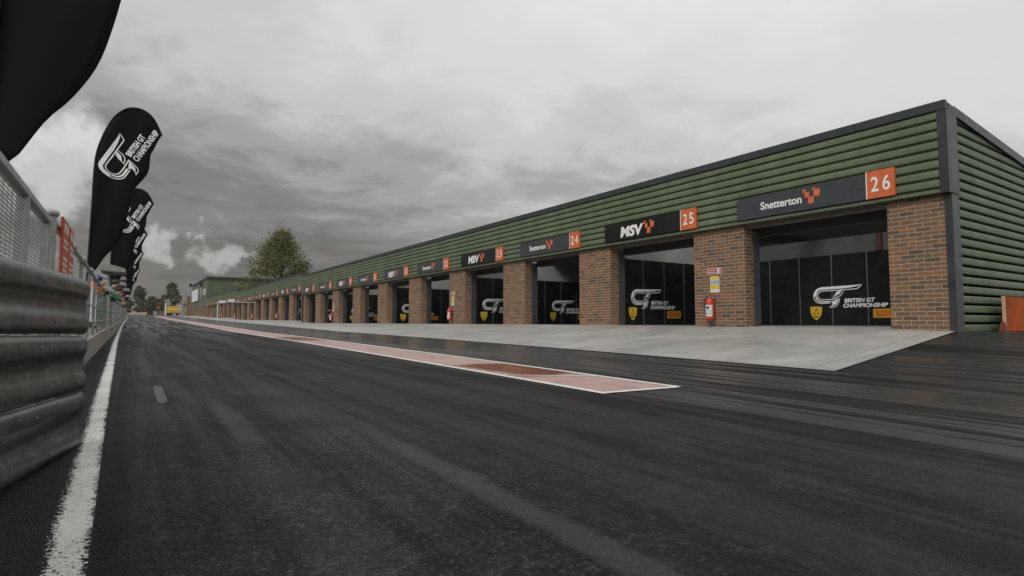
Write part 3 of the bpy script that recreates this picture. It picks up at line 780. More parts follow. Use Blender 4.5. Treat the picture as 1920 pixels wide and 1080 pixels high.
# ------------------------------------------------------------------ extinguishers and notices on the piers
def extinguisher(x, y, z, label):
    root = thing('fire_extinguisher', label, 'fire extinguisher', (x, y, z), 'fire extinguishers on the brick piers')
    r_ = .115
    m = MB(); m.lathe((x, y, z), [(r_ * .88, 0), (r_, .015), (r_, .46), (r_ * .93, .52), (r_ * .7, .57), (r_ * .36, .605), (r_ * .3, .61)], 24); m.build('cylinder', M['extred'], root, smooth='auto')
    m = MB(); m.lathe((x, y, z), [(.034, .6), (.034, .66), (.02, .665)], 14); m.build('valve', M['silver'], root, smooth='auto')
    m = MB(); m.box(x - .018, x + .018, y - .13, y + .03, z + .665, z + .685); m.hexa([(x - .016, y - .14, z + .70), (x + .016, y - .14, z + .70), (x + .016, y + .03, z + .688), (x - .016, y + .03, z + .688)], [(x - .016, y - .14, z + .715), (x + .016, y - .14, z + .715), (x + .016, y + .03, z + .70), (x - .016, y + .03, z + .70)])
    m.build('handle', M['extred'], root)
    m = MB(); m.tube([(x, y + .03, z + .64), (x - .01, y + .1, z + .63), (x - .01, y + .155, z + .55), (x - .01, y + .162, z + .4), (x - .01, y + .15, z + .2), (x - .01, y + .13, z + .12)], .016, 8); m.build('hose', M['blk'], root, smooth=True)
    m = MB(); q = []; 
    for zz in (z + .09, z + .41):
        for a in range(0, 13): 
            an = R(120 + a * 11); q.append((x + (r_ + .002) * math.cos(an), y + (r_ + .002) * math.sin(an), zz))
    m.add(q, [(i, i + 1, 14 + i, 13 + i) for i in range(12)]); lb = m.build('label', M['label'], root, smooth=True, recalc=False)
    m = MB()
    for zz, h in ((z + .16, .012), (z + .24, .01)):
        q = []
        for z2 in (zz, zz + h):
            for a in range(1, 12):
                an = R(120 + a * 11); q.append((x + (r_ + .004) * math.cos(an), y + (r_ + .004) * math.sin(an), z2))
        m.add(q, [(i, i + 1, 12 + i, 11 + i) for i in range(10)])
    q = []
    for z2 in (z + .3, z + .37):
        for a in range(4, 9):
            an = R(120 + a * 11); q.append((x + (r_ + .004) * math.cos(an), y + (r_ + .004) * math.sin(an), z2))
    m.add(q, [(i, i + 1, 6 + i, 5 + i) for i in range(4)])
    m.build('printed_lines', M['charl'], lb, recalc=False)
    m = MB(); m.box(x + r_ - .02, BX - .001, y - .03, y + .03, z + .25, z + .32); m.build('bracket', M['charl'], root)
    return root
ext0 = None
for i, (k, off) in enumerate(((0, 1.02), (3, 1.3), (7, 1.4), (11, 1.45), (14, 1.45), (17, 1.35), (20, 1.45), (23, 1.45))):
    y = O1 + P * k + off; z = base_z(y) + .2
    lab = f'red fire extinguisher on the pier between garages {26 - k} and {25 - k}'
    if ext0 is None: ext0 = extinguisher(BX - .17, y, z, lab)
    else: o = dup(ext0, (BX - .17, y, z)); o['label'] = lab
    if i < 3:
        zz = z + .76; yc = y - .06
        root = thing('safety_notice', ['yellow and white instruction notice above the nearest fire extinguisher', 'yellow and white notice above the second fire extinguisher', 'small yellow notice above the third fire extinguisher'][i], 'notice', (BX, yc, zz), 'instruction notices above the extinguishers')
        m = MB(); m.box(BX - .014, BX - .001, yc - .15, yc + .15, zz, zz + .46); m.build('panel', M['label'], root, bevel=.002)
        m = MB()
        for a, b in ((.1, .22), (.37, .45)): m.box(BX - .0165, BX - .0145, yc - .148, yc + .148, zz + a, zz + b)
        m.build('yellow_band', M['yellow'], root)
        for r_ in range(2):
            for c in range(4): m = MB(); m.box(BX - .017, BX - .0145, yc - .13 + c * .068, yc - .085 + c * .068, zz + .245 + r_ * .055, zz + .285 + r_ * .055); m.build('pictogram', M['blue'], root)
        z3 = zz + .53
        root = thing('fire_sign', ['red fire point sign above the yellow notice on the nearest pier', 'red fire point sign on the pier between 22 and 23', 'red fire point sign on the pier between 18 and 19'][i], 'sign', (BX, yc, z3), 'red fire point signs')
        m = MB(); m.box(BX - .012, BX - .001, yc - .23, yc + .23, z3, z3 + .17); m.build('panel', M['label'], root)
        m = MB(); m.box(BX - .0145, BX - .0125, yc - .09, yc + .21, z3 + .015, z3 + .155); m.box(BX - .0145, BX - .0125, yc - .215, yc - .165, z3 + .015, z3 + .155); rb = m.build('red_field', M['redsign'], root)
        m = MB(); m.box(BX - .017, BX - .015, yc - .06, yc + .16, z3 + .095, z3 + .115); m.box(BX - .017, BX - .015, yc - .06, yc + .19, z3 + .04, z3 + .06); m.build('lettering', M['notice'], rb)

# ------------------------------------------------------------------ white gantry over the apron, far down the row
root = thing('white_gantry', 'white tubular frame reaching over the apron from the far garages', 'gantry', (11.4, 81.6, ground_z(11.4, 81.6)))
m = MB(); zt = 3.36; m.box(9.15, 13.705, 81.57, 81.65, zt, zt + .07); m.build('crossbar', M['wboard'], root)
for xx in (9.2,):
    m = MB(); m.box(xx - .04, xx + .04, 81.56, 81.66, ground_z(xx, 81.6) - .05, zt - .002); m.build('leg', M['wboard'], root)
m = MB(); m.box(9.3, 10.05, 81.44, 81.498, zt - .12, zt + .2); m.build('sign_panel', M['wboard'], root)
m = MB(); m.box(10.4, 11.15, 81.44, 81.498, zt + .02, zt + .36); m.build('sign_panel', M['wboard'], root)

# ------------------------------------------------------------------ orange hoarding at the right
root = thing('orange_hoarding', 'low orange panel on feet standing by the green end wall', 'hoarding', (15.75, 4.4, .55))
zb = ground_z(17, 4.4)
m = MB(); m.box(15.76, 17.9, 4.36, 4.40, zb + .01, 1.36); pn = m.build('panel', M['hoard'], root, bevel=.004)
m = MB(); m.box(15.735, 15.76, 4.35, 4.41, zb, 1.37); m.build('edge_post', plain('pale_orange_edge', (.6, .38, .26), .5), root)
for xx in (15.68, 17.6):
    m = MB(); m.hexa([(xx - .03, 4.3, zb - .02), (xx + .03, 4.3, zb - .02), (xx + .03, 4.47, zb - .02), (xx - .03, 4.47, zb - .02)], [(xx - .025, 4.36, zb + .22), (xx + .025, 4.36, zb + .22), (xx + .025, 4.42, zb + .22), (xx - .025, 4.42, zb + .22)]); m.build('foot', plain('dark_red_foot', (.2, .05, .03), .5), root)

# ------------------------------------------------------------------ crash barrier (three corrugated rails)
root = thing('crash_barrier', 'weathered three rail steel crash barrier in the left foreground', 'crash barrier', (-.4, 3., 0))
PT = [Vector((-.222, 4.22, 0)), Vector((-.3, 3.85, 0)), Vector((-.43, 3.2, 0)), Vector((-.66, 2.1, 0)), Vector((-.98, .7, 0)), Vector((-1.45, -1.2, 0))]
prof = [(0, 0), (.03, .006), (.07, .02), (.086, .04), (.088, .06), (.078, .085), (.05, .105), (.028, .122), (.02, .14), (.02, .17), (.024, .19), (.036, .206), (.066, .226), (.084, .245), (.088, .265), (.084, .285), (.066, .303), (.03, .315), (0, .322)]
prof = [((a - .088) * .27, b) for a, b in prof]
for i in range(3):
    z0 = .06 + i * .334; path = []
    for j, p in enumerate(PT):
        d = (PT[min(j + 1, 5)] - PT[max(j - 1, 0)]).normalized(); nrm = Vector((-d.y, d.x, 0))
        if nrm.x < 0: nrm = -nrm
        q = p + Vector((0, 0, z0 + .012 * j))
        path.append((q, nrm, Vector((0, 0, 1))))
    d0 = (PT[0] - PT[1]).normalized()
    tip = PT[0] + d0 * .07; nrm = path[0][1]
    path.insert(0, (tip + Vector((0, 0, z0)) - nrm * .006, nrm, Vector((0, 0, 1))))
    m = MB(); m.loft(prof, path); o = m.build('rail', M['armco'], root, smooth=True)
    md = o.modifiers.new('thickness', 'SOLIDIFY'); md.thickness = .006; md.offset = 0
    for yy, zz in ((.12, .155), (.30, .155), (.12, .06), (.30, .262), (1.15, .155)):
        q = PT[1].lerp(PT[2], yy / .66); nn = path[2][1]; dpt = {.155: -.035, .06: .0, .262: .0}[zz]
        c = q + nn * dpt + Vector((0, 0, z0 + zz + .018)); t1 = Vector((-nn.y, nn.x, 0))
        vs = []
        for dd, rr in ((-.004, .0105), (.004, .0105), (.007, .006)):
            for k in range(8):
                an = 2 * math.pi * k / 8; vs.append(c + nn * dd + t1 * (rr * math.cos(an)) + Vector((0, 0, rr * math.sin(an))))
        m = MB(); m.add(vs, [(k + 8 * i2, (k + 1) % 8 + 8 * i2, (k + 1) % 8 + 8 * i2 + 8, k + 8 * i2 + 8) for i2 in range(2) for k in range(8)] + [tuple(range(16, 24))])
        m.build('bolt', M['armco'], o)
for p in (Vector((-.36, 4.0, 0)), Vector((-.80, 2.2, 0)), Vector((-1.15, .6, 0))):
    m = MB(); m.box(p.x - .05, p.x + .035, p.y - .04, p.y + .04, -.05, 1.0); m.build('post', M['galv'], root)

# ------------------------------------------------------------------ pit wall, railing, mesh fence, notices
m = MB(); ysw = span(-6, 150, 1.5)
m.loft([(-.54, -.4), (-.54, 0.), (-.56, .335), (-1.7, .335), (-1.7, -.4)], [((0, y, lane_z(y)), (1, 0, 0), (0, 0, 1)) for y in ysw], closed=True, cap=True)
tag(m.build('pit_wall', M['wallcon']), 'low concrete pit wall running along the left edge of the lane', 'wall')
RAIL = [(0, 1.68), (6.4, 1.70), (12, 1.70), (15, 1.66), (18, 1.65), (30, 1.74), (71, 2.34), (150, 3.55)]
rail_z = lambda y: interp(RAIL, y)
RX = -.62
posts = [6.42, 8.55, 10.3, 12.25, 14.1, 15.9] + [17.7 + 1.8 * i for i in range(0, 52)]
root = thing('pit_wall_railing', 'long galvanised railing with ball topped posts on the pit wall', 'railing', (RX, 6.4, wall_top(6.4)))
m = MB(); m.tube([(RX, y, rail_z(y)) for y in [6.42] + posts[1:]], .031, 8); m.build('top_rail', M['galv'], root, smooth='auto')
for frac, nm in ((.5, 'mid_rail'), (.24, 'low_rail')):
    m = MB(); m.tube([(RX, y, wall_top(y) + (rail_z(y) - wall_top(y)) * frac) for y in posts], .014 if frac > .4 else .016, 6); m.build(nm, M['galv'], root, smooth='auto')
for i, y in enumerate(posts):
    big = i == 0; zb = wall_top(y) - .01; zt = rail_z(y); r_ = .046 if big else .03
    m = MB()
    if big: m.tube([(RX, y, zb), (RX, y, zt + .05)], r_, 14)
    else: m.box(RX - .023, RX + .023, y - .008, y + .008, zb, zt + .0); m.box(RX - .05, RX + .05, y - .05, y + .05, zb + .008, zb + .02)
    po = m.build('post', M['galv'] if big else M['galvd'], root, smooth='auto' if big else False)
    if i < 24:
        m = MB(); 
        if big: m.sphere((RX, y, zt + .06), .066, .066, .042, 14, 8)
        else: m.sphere((RX, y, zt), .062, .062, .05, 10, 7)
        m.build('ball_cap', M['galv'], po, smooth=True)
m = MB()
for a, b in zip(posts[11:], posts[12:]):
    for q in range(1, 9):
        y = a + (b - a) * q / 9; m.box(RX - .006, RX + .006, y - .006, y + .006, wall_top(y) + .08, rail_z(y) - .02)
m.build('infill_bars', M['galv'], root)
# mesh fence beside the barrier
root = thing('mesh_fence', 'galvanised mesh fence panels above the crash barrier at the left edge', 'fence', (RX, 3., wall_top(3)))
m = MB(); m.box(RX - .03, RX + .03, 1.2, 6.3, 1.64, 1.69); m.build('top_rail', M['galv'], root, bevel=.004)
m = MB(); m.box(RX - .025, RX + .025, 1.2, 6.3, .52, .56); m.build('bottom_rail', M['galv'], root)
for y in (1.22, 2.46, 3.7, 4.93, 6.14):
    m = MB(); m.box(RX - .03, RX + .03, y - .032, y + .032, wall_top(y) - .02, 1.639); m.build('post', M['galv'], root, bevel=.004)
m = MB(); z = .6
while z < 1.635:
    m.tube([(RX + .0, 1.2, z), (RX, 6.3, z)], .0032, 4, False); z += .025
y = 1.25
while y < 6.3:
    m.tube([(RX - .006, y, .55), (RX - .006, y, 1.64)], .0022, 4, False); y += .15
m.build('wire_mesh', M['mesh'], root)
# red notice boards on the railing
for i, (ya, yb) in enumerate(((6.75, 7.32), (7.42, 7.98))):
    root = thing('notice_board', ['tall red notice board hung on the railing beside the thick post', 'tall red notice board on the railing, the one farther from the mesh fence'][i], 'sign', (RX + .06, ya, .75), 'red notice boards on the railing')
    m = MB(); m.box(RX + .045, RX + .065, ya, yb, .72, 1.79); m.build('panel', M['redsign'], root, bevel=.003)
    m = MB()
    rr = random.Random(i + 3); z = 1.75
    for q, (h, n) in enumerate(((.09, 2), (.02, 0), (.035, 5), (.035, 4), (.03, 0), (.035, 5), (.035, 5), (.035, 3), (.03, 0), (.035, 5), (.035, 4), (.03, 5), (.03, 0), (.035, 4), (.03, 5))):
        if n:
            yy = yb - .06; 
            for w in range(n):
                ln = (yb - ya - .12) / n * rr.uniform(.62, .9); m.box(RX + .066, RX + .0675, yy - ln, yy, z - h, z); yy -= (yb - ya - .12) / n
        z -= h + .022
    m.build('lettering', M['notice'], root)
for i, y in enumerate((15.35, 17.1)):
    m = MB(); m.box(RX - .12, RX - .09, y - .03, y + .12, wall_top(y) + .25, rail_z(y) - .08)
    tag(m.build('white_board', M['wboard']), ['narrow white board behind the railing, next to the orange jacket', 'narrow white board behind the railing, the farther of two'][i], 'board', 'white boards behind the railing')

# ------------------------------------------------------------------ feather flags
POLE = [(-.80, .3), (-.79, 1.2), (-.77, 1.82), (-.755, 2.5), (-.74, 3.24), (-.72, 4.13), (-.63, 4.6), (-.47, 5.03), (-.29, 5.27), (-.1, 5.37), (.11, 5.34), (.29, 5.18), (.44, 4.86)]
FREE = [(-.66, 1.84), (-.62, 1.88), (-.49, 2.14), (-.37, 2.31), (-.24, 2.56), (-.16, 2.86), (-.1, 3.19), (-.03, 3.6), (.14, 3.88), (.22, 4.07), (.24, 4.41), (.29, 4.52), (.38, 4.76), (.44, 4.86)]
def arc(pts, n):
    d = [0]
    for a, b in zip(pts, pts[1:]): d.append(d[-1] + math.hypot(a[0] - b[0], a[1] - b[1]))
    out = []
    for i in range(n + 1):
        t = d[-1] * i / n
        for j in range(len(d) - 1):
            if t <= d[j + 1] + 1e-9:
                q = (t - d[j]) / (d[j + 1] - d[j] or 1); out.append((pts[j][0] + (pts[j + 1][0] - pts[j][0]) * q, pts[j][1] + (pts[j + 1][1] - pts[j][1]) * q)); break
    return out
def rip(x, z): return .035 * math.sin(4.5 * x + 1.7 * z) * min(1, (x + .8)) + .012 * math.sin(13 * x - 3.1 * z)
def make_flag(Y, label):
    gz = wall_top(Y)
    root = thing('feather_flag', label, 'flag', (-.8, Y, gz), 'black feather flags along the pit wall')
    NN = 40; A = arc(resamp(POLE[2:]), NN); B = arc(resamp(FREE), NN); m = MB(); K = 9
    vs = []
    for (ax, az), (bx, bz) in zip(A, B):
        for k in range(K + 1):
            t = k / K; x = ax + (bx - ax) * t; z = az + (bz - az) * t; vs.append((x, Y + rip(x, z), z))
    fs = [(i * (K + 1) + k, i * (K + 1) + k + 1, (i + 1) * (K + 1) + k + 1, (i + 1) * (K + 1) + k) for i in range(NN) for k in range(K)]
    m.add(vs, fs); o = m.build('cloth', M['black'], root, smooth=True); md = o.modifiers.new('thickness', 'SOLIDIFY'); md.thickness = .004; md.offset = 0
    m = MB(); m.tube([(x, Y, z) for x, z in resamp([(-.8, gz + .02)] + POLE[1:])], [.018 - .011 * i / 49 for i in range(len(resamp([(-.8, 0)] + POLE[1:])))], 8); m.build('pole', M['blk'], root, smooth=True)
    m = MB(); m.box(-1.15, -.6, Y - .22, Y + .22, gz - .01, gz + .025); m.build('base_plate', M['blk'], root)
    # emblem printed on the cloth (affine from three traced points)
    FA, FB, FC, FD, FE, FF = ((-0.64, 3.96), (-0.32, 4.76), (-0.01, 3.93), (-0.11, 4.29), (0.28, 4.96), (0.02, 4.21))
    def affine(l0, l1, l2, p0, p1, p2):
        Ml = Matrix(((l1[0] - l0[0], l2[0] - l0[0]), (l1[1] - l0[1], l2[1] - l0[1]))).inverted()
        def fn(u, v):
            a = Ml @ Vector((u - l0[0], v - l0[1])); x = p0[0] + a.x * (p1[0] - p0[0]) + a.y * (p2[0] - p0[0]); z = p0[1] + a.x * (p1[1] - p0[1]) + a.y * (p2[1] - p0[1])
            return (x, Y + rip(x, z) - .0065, z)
        return fn
    m = MB(); logo(m, affine(lg((262, 345)), lg((1005, 265)), lg((490, 638)), FA, FB, FC)); m.build('emblem', M['print'], root, recalc=False)
    m = MB(); logo_words(m, affine((1.025, .132), (2.33, .10), (.99, -.035), FD, FE, FF)); m.build('lettering', M['print'], root, recalc=False)
    return root
FL = [4.6, 14.4, 23.8, 33.2, 42.6, 60.]
labs = ['nearest black feather flag, cut off by the top left corner', 'tall black feather flag with large white emblem, whole in view left of the lane', 'black feather flag half hidden behind the large whole one', 'third black feather flag beyond the mesh fence, only its edge showing', 'fourth black feather flag beyond the mesh fence, small and mostly hidden', 'farthest black feather flag at the end of the line']
f0 = make_flag(FL[0], labs[0])
f0.location.z -= .06
for Y, lb in zip(FL[1:], labs[1:]):
    o = dup(f0, (-.8 + (.11 if Y > 20 else 0), Y, wall_top(FL[0]) + {14.4: 0, 23.8: .12, 33.2: .2, 42.6: .2, 60.: .45}[Y])); o['label'] = lb

# ------------------------------------------------------------------ pit wall shelters
def shelter(Y, label, z, xr=-.2, w=.62):
    gz = wall_top(Y); xc = xr - w / 2
    root = thing('pit_shelter', label, 'shelter', (xc, Y, gz), 'grey canopies over the pit wall')
    m = MB(); sec = [(-.5 * w, 0), (.5 * w, -.035), (.5 * w, .05), (.45 * w, .09), (.1 * w, .16), (-.2 * w, .2), (-.42 * w, .2)]
    m.loft(sec, [((xc, y, z), (1, 0, 0), (0, 0, 1)) for y in (Y, Y + 1.3)], closed=True, cap=True); m.build('canopy', M['canopy'], root, bevel=.012)
    m = MB(); m.box(xc - .13, xc - .07, Y + .6, Y + .68, gz, z + .01); m.build('post', M['canopy'], root)
    m = MB(); m.box(xc - .2, xc + .08, Y + .57, Y + .64, z - .08, z - .035); m.build('bracket', M['canopy'], root)
for i, (Y, z, xr) in enumerate(((20.4, 2.3, -.17), (27., 2.48, -.2), (30., 2.42, -.2), (38., 2.55, -.08), (52., 2.72, -.02))):
    shelter(Y, f'grey wedge roofed pit wall canopy, {nth[i]} from the near end', z, xr)
root = thing('dark_screen', 'low dark screen standing behind the pit wall walkway', 'screen', (-1.72, 13., wall_top(13.)))
m = MB(); yy = span(12.5, 108., 2.)
m.loft([(0, -.05), (.03, -.05), (.03, .98), (0, .98)], [((-1.74, y, wall_top(y)), (1, 0, 0), (0, 0, 1)) for y in yy], closed=True, cap=True); m.build('panel', M['charl'], root)
for y in yy[::3]:
    m = MB(); m.box(-1.80, -1.742, y - .03, y + .03, wall_top(y) - .05, wall_top(y) + 1.02); m.build('post', M['galv'], root)

# ------------------------------------------------------------------ people leaning on the railing
def person(Y, label, top, legs, head='hair', lean=1., x0=-1.0, hgt=1.72, yaw=0., crouch=0.):
    fz = wall_top(Y); s = hgt / 1.72
    hip = Vector((x0, Y, fz + (.86 - crouch) * s)); F = Vector((math.cos(yaw), math.sin(yaw), 0)); S = Vector((-F.y, F.x, 0)); Zv = Vector((0, 0, 1))
    d = (F * .62 * lean + Zv * (1 - .42 * lean)).normalized()
    waist = hip + d * .18 * s; chest = hip + d * .40 * s; neck = chest + (d + F * .15).normalized() * .17 * s; hd = neck + (F * .35 + Zv * .75).normalized() * .09 * s; crown = hd + (F * .12 + Zv).normalized() * .11 * s
    V = []; E = []; Rd = []; tagv = []
    def vtx(p, r_, t, par=None):
        V.append(tuple(p - Vector((x0, Y, fz)))); Rd.append(r_ * s); tagv.append(t)
        if par is not None: E.append((par, len(V) - 1))
        return len(V) - 1
    h = vtx(hip, .135, 'legs'); w = vtx(waist, .14, 'top', h); c = vtx(chest, .16, 'top', w); n = vtx(neck, .06, 'skin', c); hh = vtx(hd, .088, 'skin', n); vtx(crown, .075, 'skin', hh)
    for sd in (-1, 1):
        sh = vtx(chest + S * sd * .17 * s + d * .06 * s, .07, 'top', c)
        rail = Vector((RX, 0, 0)); el = chest + S * sd * .26 * s + F * .2 * s - Zv * .17 * s
        e = vtx(el, .048, 'top', sh)
        hn = vtx(Vector((RX + .03, el.y - S.y * sd * .12 * s, rail_z(Y) + .05)), .036, 'top', e)
        vtx(Vector((RX + .09, el.y - S.y * sd * .16 * s, rail_z(Y) + .045)), .03, 'skin', hn)
        t0 = vtx(hip + S * sd * .095 * s - Zv * .06 * s, .1, 'legs', h)
        k = vtx(Vector((x0 + .05, Y, fz)) + S * sd * .11 * s + Zv * .46 * s, .066, 'legs', t0)
        a = vtx(Vector((x0 - .03, Y, fz)) + S * sd * .12 * s + Zv * .09 * s, .045, 'legs', k)
        vtx(Vector((x0 - .03, Y, fz)) + S * sd * .13 * s + F * .16 * s + Zv * .04 * s, .04, 'shoe', a)
    root = thing('person', label, 'person', (x0, Y, fz), 'spectators leaning on the pit wall railing')
    me = bpy.data.meshes.new('body'); me.from_pydata(V, E, []); ob = bpy.data.objects.new('body', me); COL.objects.link(ob)
    md = ob.modifiers.new('skin', 'SKIN'); md.use_smooth_shade = True
    for i, r_ in enumerate(Rd): me.skin_vertices[0].data[i].radius = (r_, r_)
    me.skin_vertices[0].data[0].use_root = True
    sb = ob.modifiers.new('sub', 'SUBSURF'); sb.levels = 1; sb.render_levels = 1
    dg = bpy.context.evaluated_depsgraph_get(); dg.update()
    nm = bpy.data.meshes.new_from_object(ob.evaluated_get(dg)); bpy.data.objects.remove(ob)
    nm.name = 'body'
    for mm in (M[top], M[legs], M['skin'], M['dark_shoes']): nm.materials.append(mm)
    ix = {'top': 0, 'legs': 1, 'skin': 2, 'shoe': 3}; VV = [Vector(v) for v in V]
    for p in nm.polygons:
        b = min(range(len(VV)), key=lambda i: (p.center - VV[i]).length - Rd[i] * .6); p.material_index = ix[tagv[b]]; p.use_smooth = True
    bo = link(bpy.data.objects.new('body', nm), root)
    hr = hd + Zv * .045 * s - F * .02
    m = MB(); m.sphere(hr, .098 * s, .094 * s, .086 * s, 12, 8)
    if head == 'hair': m.build('hair', M['hair'], root, smooth=True)
    else:
        m.hexa([hr + F * .07 - S * .075 + Zv * .005, hr + F * .19 - S * .05, hr + F * .19 + S * .05, hr + F * .07 + S * .075 + Zv * .005], [hr + F * .07 - S * .075 + Zv * .02, hr + F * .19 - S * .05 + Zv * .012, hr + F * .19 + S * .05 + Zv * .012, hr + F * .07 + S * .075 + Zv * .02])
        m.build('cap', M[head], root, smooth=False)
    m = MB(); m.sphere(hd + F * .09 * s - Zv * .005, .02 * s, .014 * s, .022 * s, 8, 6)
    m.build('nose', M['skin'], bo, smooth=True) if False else None
    return root
person(16.5, 'person in orange jacket, navy trousers and blue cap leaning on the railing', 'orange_jacket', 'navy_trousers', 'blue_cap', 1.2, -1.16, 1.66)
person(19.6, 'person in mottled grey jacket bending over the railing beside the blue cap', 'camo', 'grey_trousers', 'hair', 1.25, -.92, 1.78)
person(24.2, 'person in green overalls leaning on the railing', 'green_overalls', 'green_overalls', 'hair', 1.2, -.86)
person(27.2, 'person in purple jersey leaning on the railing', 'purple_jersey', 'grey_trousers', 'hair', 1.2, -.86, 1.76)
person(31.5, 'person in cream jacket leaning on the railing', 'cream_jacket', 'navy_trousers', 'hair', 1.2, -.86)
person(36.5, 'person in white jacket leaning on the railing', 'white_jacket', 'navy_trousers', 'hair', 1.2, -.86)
person(46., 'person in black top leaning on the railing', 'black_top', 'grey_trousers', 'hair', 1.2, -.86)
person(51., 'person in red jacket, farthest along the railing', 'red_jacket', 'grey_trousers', 'hair', 1.2, -.86)

# ------------------------------------------------------------------ trees
def tree(x, y, z0, H, Wd, label, n, leafm, seed, trunk_h=.22, group='distant trees beyond the pit lane', shape=1., leaf=.35, clumps=60, gap=0., name='broadleaf_tree', taper=.5):
    r = random.Random(seed)
    root = thing(name, label, 'tree', (x, y, z0), group)
    m = MB(); tr = H * .026 + .06
    pts = [(x, y, z0 - .2), (x + .02 * H * r.uniform(-1, 1), y, z0 + H * .2), (x + .03 * H * r.uniform(-1, 1), y, z0 + H * .5), (x + .02 * H * r.uniform(-1, 1), y, z0 + H * .92)]
    m.tube(pts, [tr, tr * .8, tr * .45, tr * .08], 7)
    cl = []
    for i in range(clumps):
        t = r.random() ** .85; zz = z0 + H * (trunk_h + (1 - trunk_h) * t)
        wid = Wd / 2 * (math.sin(math.pi * min(1, (t * .86 + .14)) ** taper) ** .8) * shape
        wid = Wd / 2 * max(.10, (1 - t) ** .78) * (.82 + .3 * r.random()) if taper > .9 else wid
        a = r.random() * 2 * math.pi; rad = wid * math.sqrt(r.uniform(.12, 1))
        p = Vector((x + rad * math.cos(a), y + rad * math.sin(a), zz + rad * .08 * r.uniform(-1, 1)))
        cl.append((p, Wd * r.uniform(.04, .10)))
    for p, rr in cl[::2]:
        t = max(.1, min(.85, (p.z - z0) / H - .16)); b = Vector((x, y, z0 + H * t))
        mid = b.lerp(p, .5) + Vector((0, 0, .03 * H * r.uniform(-.5, 1)))
        m.tube([b, mid, p], [tr * .3, tr * .18, tr * .05], 4, False)
    m.build('trunk', M['bark'], root)
    vs = []; fs = []
    for p, rr in cl:
        for q in range(n // clumps):
            d = Vector((r.gauss(0, 1), r.gauss(0, 1), r.gauss(0, .7))) * rr * .68
            c = p + d; L = leaf * r.uniform(.6, 1.3)
            u = Vector((r.gauss(0, 1), r.gauss(0, 1), r.gauss(0, 1))).normalized(); v = u.cross(Vector((r.gauss(0, 1), r.gauss(0, 1), r.gauss(0, 1)))).normalized()
            k = len(vs); vs += [tuple(c - u * L * .5), tuple(c + v * L * .3), tuple(c + u * L * .5), tuple(c - v * L * .3)]; fs.append((k, k + 1, k + 2, k + 3))
    mm = MB(); mm.v = vs; mm.f = fs; mm.mi = [0] * len(fs); mm.build('crown', leafm, root, recalc=False)
    return root
tree(25.4, 123., 1.6, 17.4, 18.5, 'large spreading olive green tree rising behind the garages', 19000, M['leaf'], 11, .14, None, 1., .36, 135, taper=1., name='spreading_tree')
far = [(2.5, 262, 13.0, 6.5, 'rounded dark tree at the left end of the far row, beside the flags', 'd'), (7.0, 275, 8.5, 7, 'low dark bushy tree second from the left in the far row', 'd'), (13.6, 268, 15.2, 7.2, 'tall dark tree in the middle of the far row', 'd'), (19.8, 282, 11.5, 6, 'thin dark tree right of the tallest middle tree', 'd'),
       (27.5, 270, 16.5, 7.8, 'tallest dark tree behind the yellow truck', 'd'), (33., 285, 12.5, 7, 'dark tree behind the brick tower', 'd'), (-4., 290, 11, 7, 'dark tree mostly hidden behind the flags', 'd'), (23., 300, 10.5, 9, 'broad low dark tree behind the dark roof', 'd'), (10., 300, 8.5, 9, 'broad dark tree closing the gap above the lane end', 'd')]
for i, (x, y, H, W, lb, q) in enumerate(far):
    tree(x, y, ground_z(0, y) - .3, H * .86, W * 1.25, lb, 4200, M['leafd'], 30 + i, .0, 'distant trees beyond the pit lane', 1., .8, 70, taper=.62)

# ------------------------------------------------------------------ tall green building beyond the garages
zg = 1.75; Yh0, Yh1 = YD + .3, 176.
root = thing('hospitality_building', 'tall green clad building beyond the last garages', 'building', (14., Yh0, zg))
pr = clad_profile(4.45, 10.3, .45, .07)
m = MB(); m.loft([(a, b) for a, b in pr], [((13.66, y, 0), (-1, 0, 0), (0, 0, 1)) for y in (Yh0, 150.2)]); m.loft(pr, [((13.66, y, 0), (-1, 0, 0), (0, 0, 1)) for y in (157., Yh1)])
m.build('front_cladding', M['green'], root)
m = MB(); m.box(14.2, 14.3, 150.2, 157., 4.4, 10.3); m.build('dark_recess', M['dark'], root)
m = MB(); m.loft(clad_profile(4.4, 10.3, .45, .07), [((x, Yh0, 0), (0, -1, 0), (0, 0, 1)) for x in (13.75, 33.)]); m.build('end_cladding', M['green'], root)
m = MB(); m.box(13.75, 33., Yh0 + .08, Yh0 + .3, zg, 4.4); m.build('end_wall', M['brick'], root)
m = MB(); m.box(13.45, 33.3, Yh0 - .25, Yh1, 10.3, 10.75); m.build('roof', M['char'], root)
m = MB(); m.box(13.9, 14.2, Yh0 + .31, Yh1, zg - .4, 4.4); m.build('front_wall', M['brick'], root)
for i in range(7):
    m = MB(); y = Yh0 + 1. + i * 5.2; m.box(13.45, 13.898, y, y + 2.2, zg - .4, 4.35); m.build('brick_pier', M['brick'], root)
for y in (142.3, 145.6):
    m = MB(); m.box(13.5, 13.6, y, y + 1.9, 6.9, 8.2); wd = m.build('window', M['wboard'], root)
    m = MB(); m.box(13.47, 13.497, y + .2, y + 1.7, 7.05, 8.05); m.build('pane', M['greyr'], wd)
root = thing('white_billboard', 'blank white board on the front of the tall green building', 'sign', (13.5, 158., 5.8))
m = MB(); m.box(13.3, 13.5, 158., 173.5, 6.0, 8.9); m.build('panel', M['wboard'], root)
m = MB(); m.box(13.5, 13.55, 158.2, 173.3, 6.2, 8.7); m.build('frame', M['charl'], root)
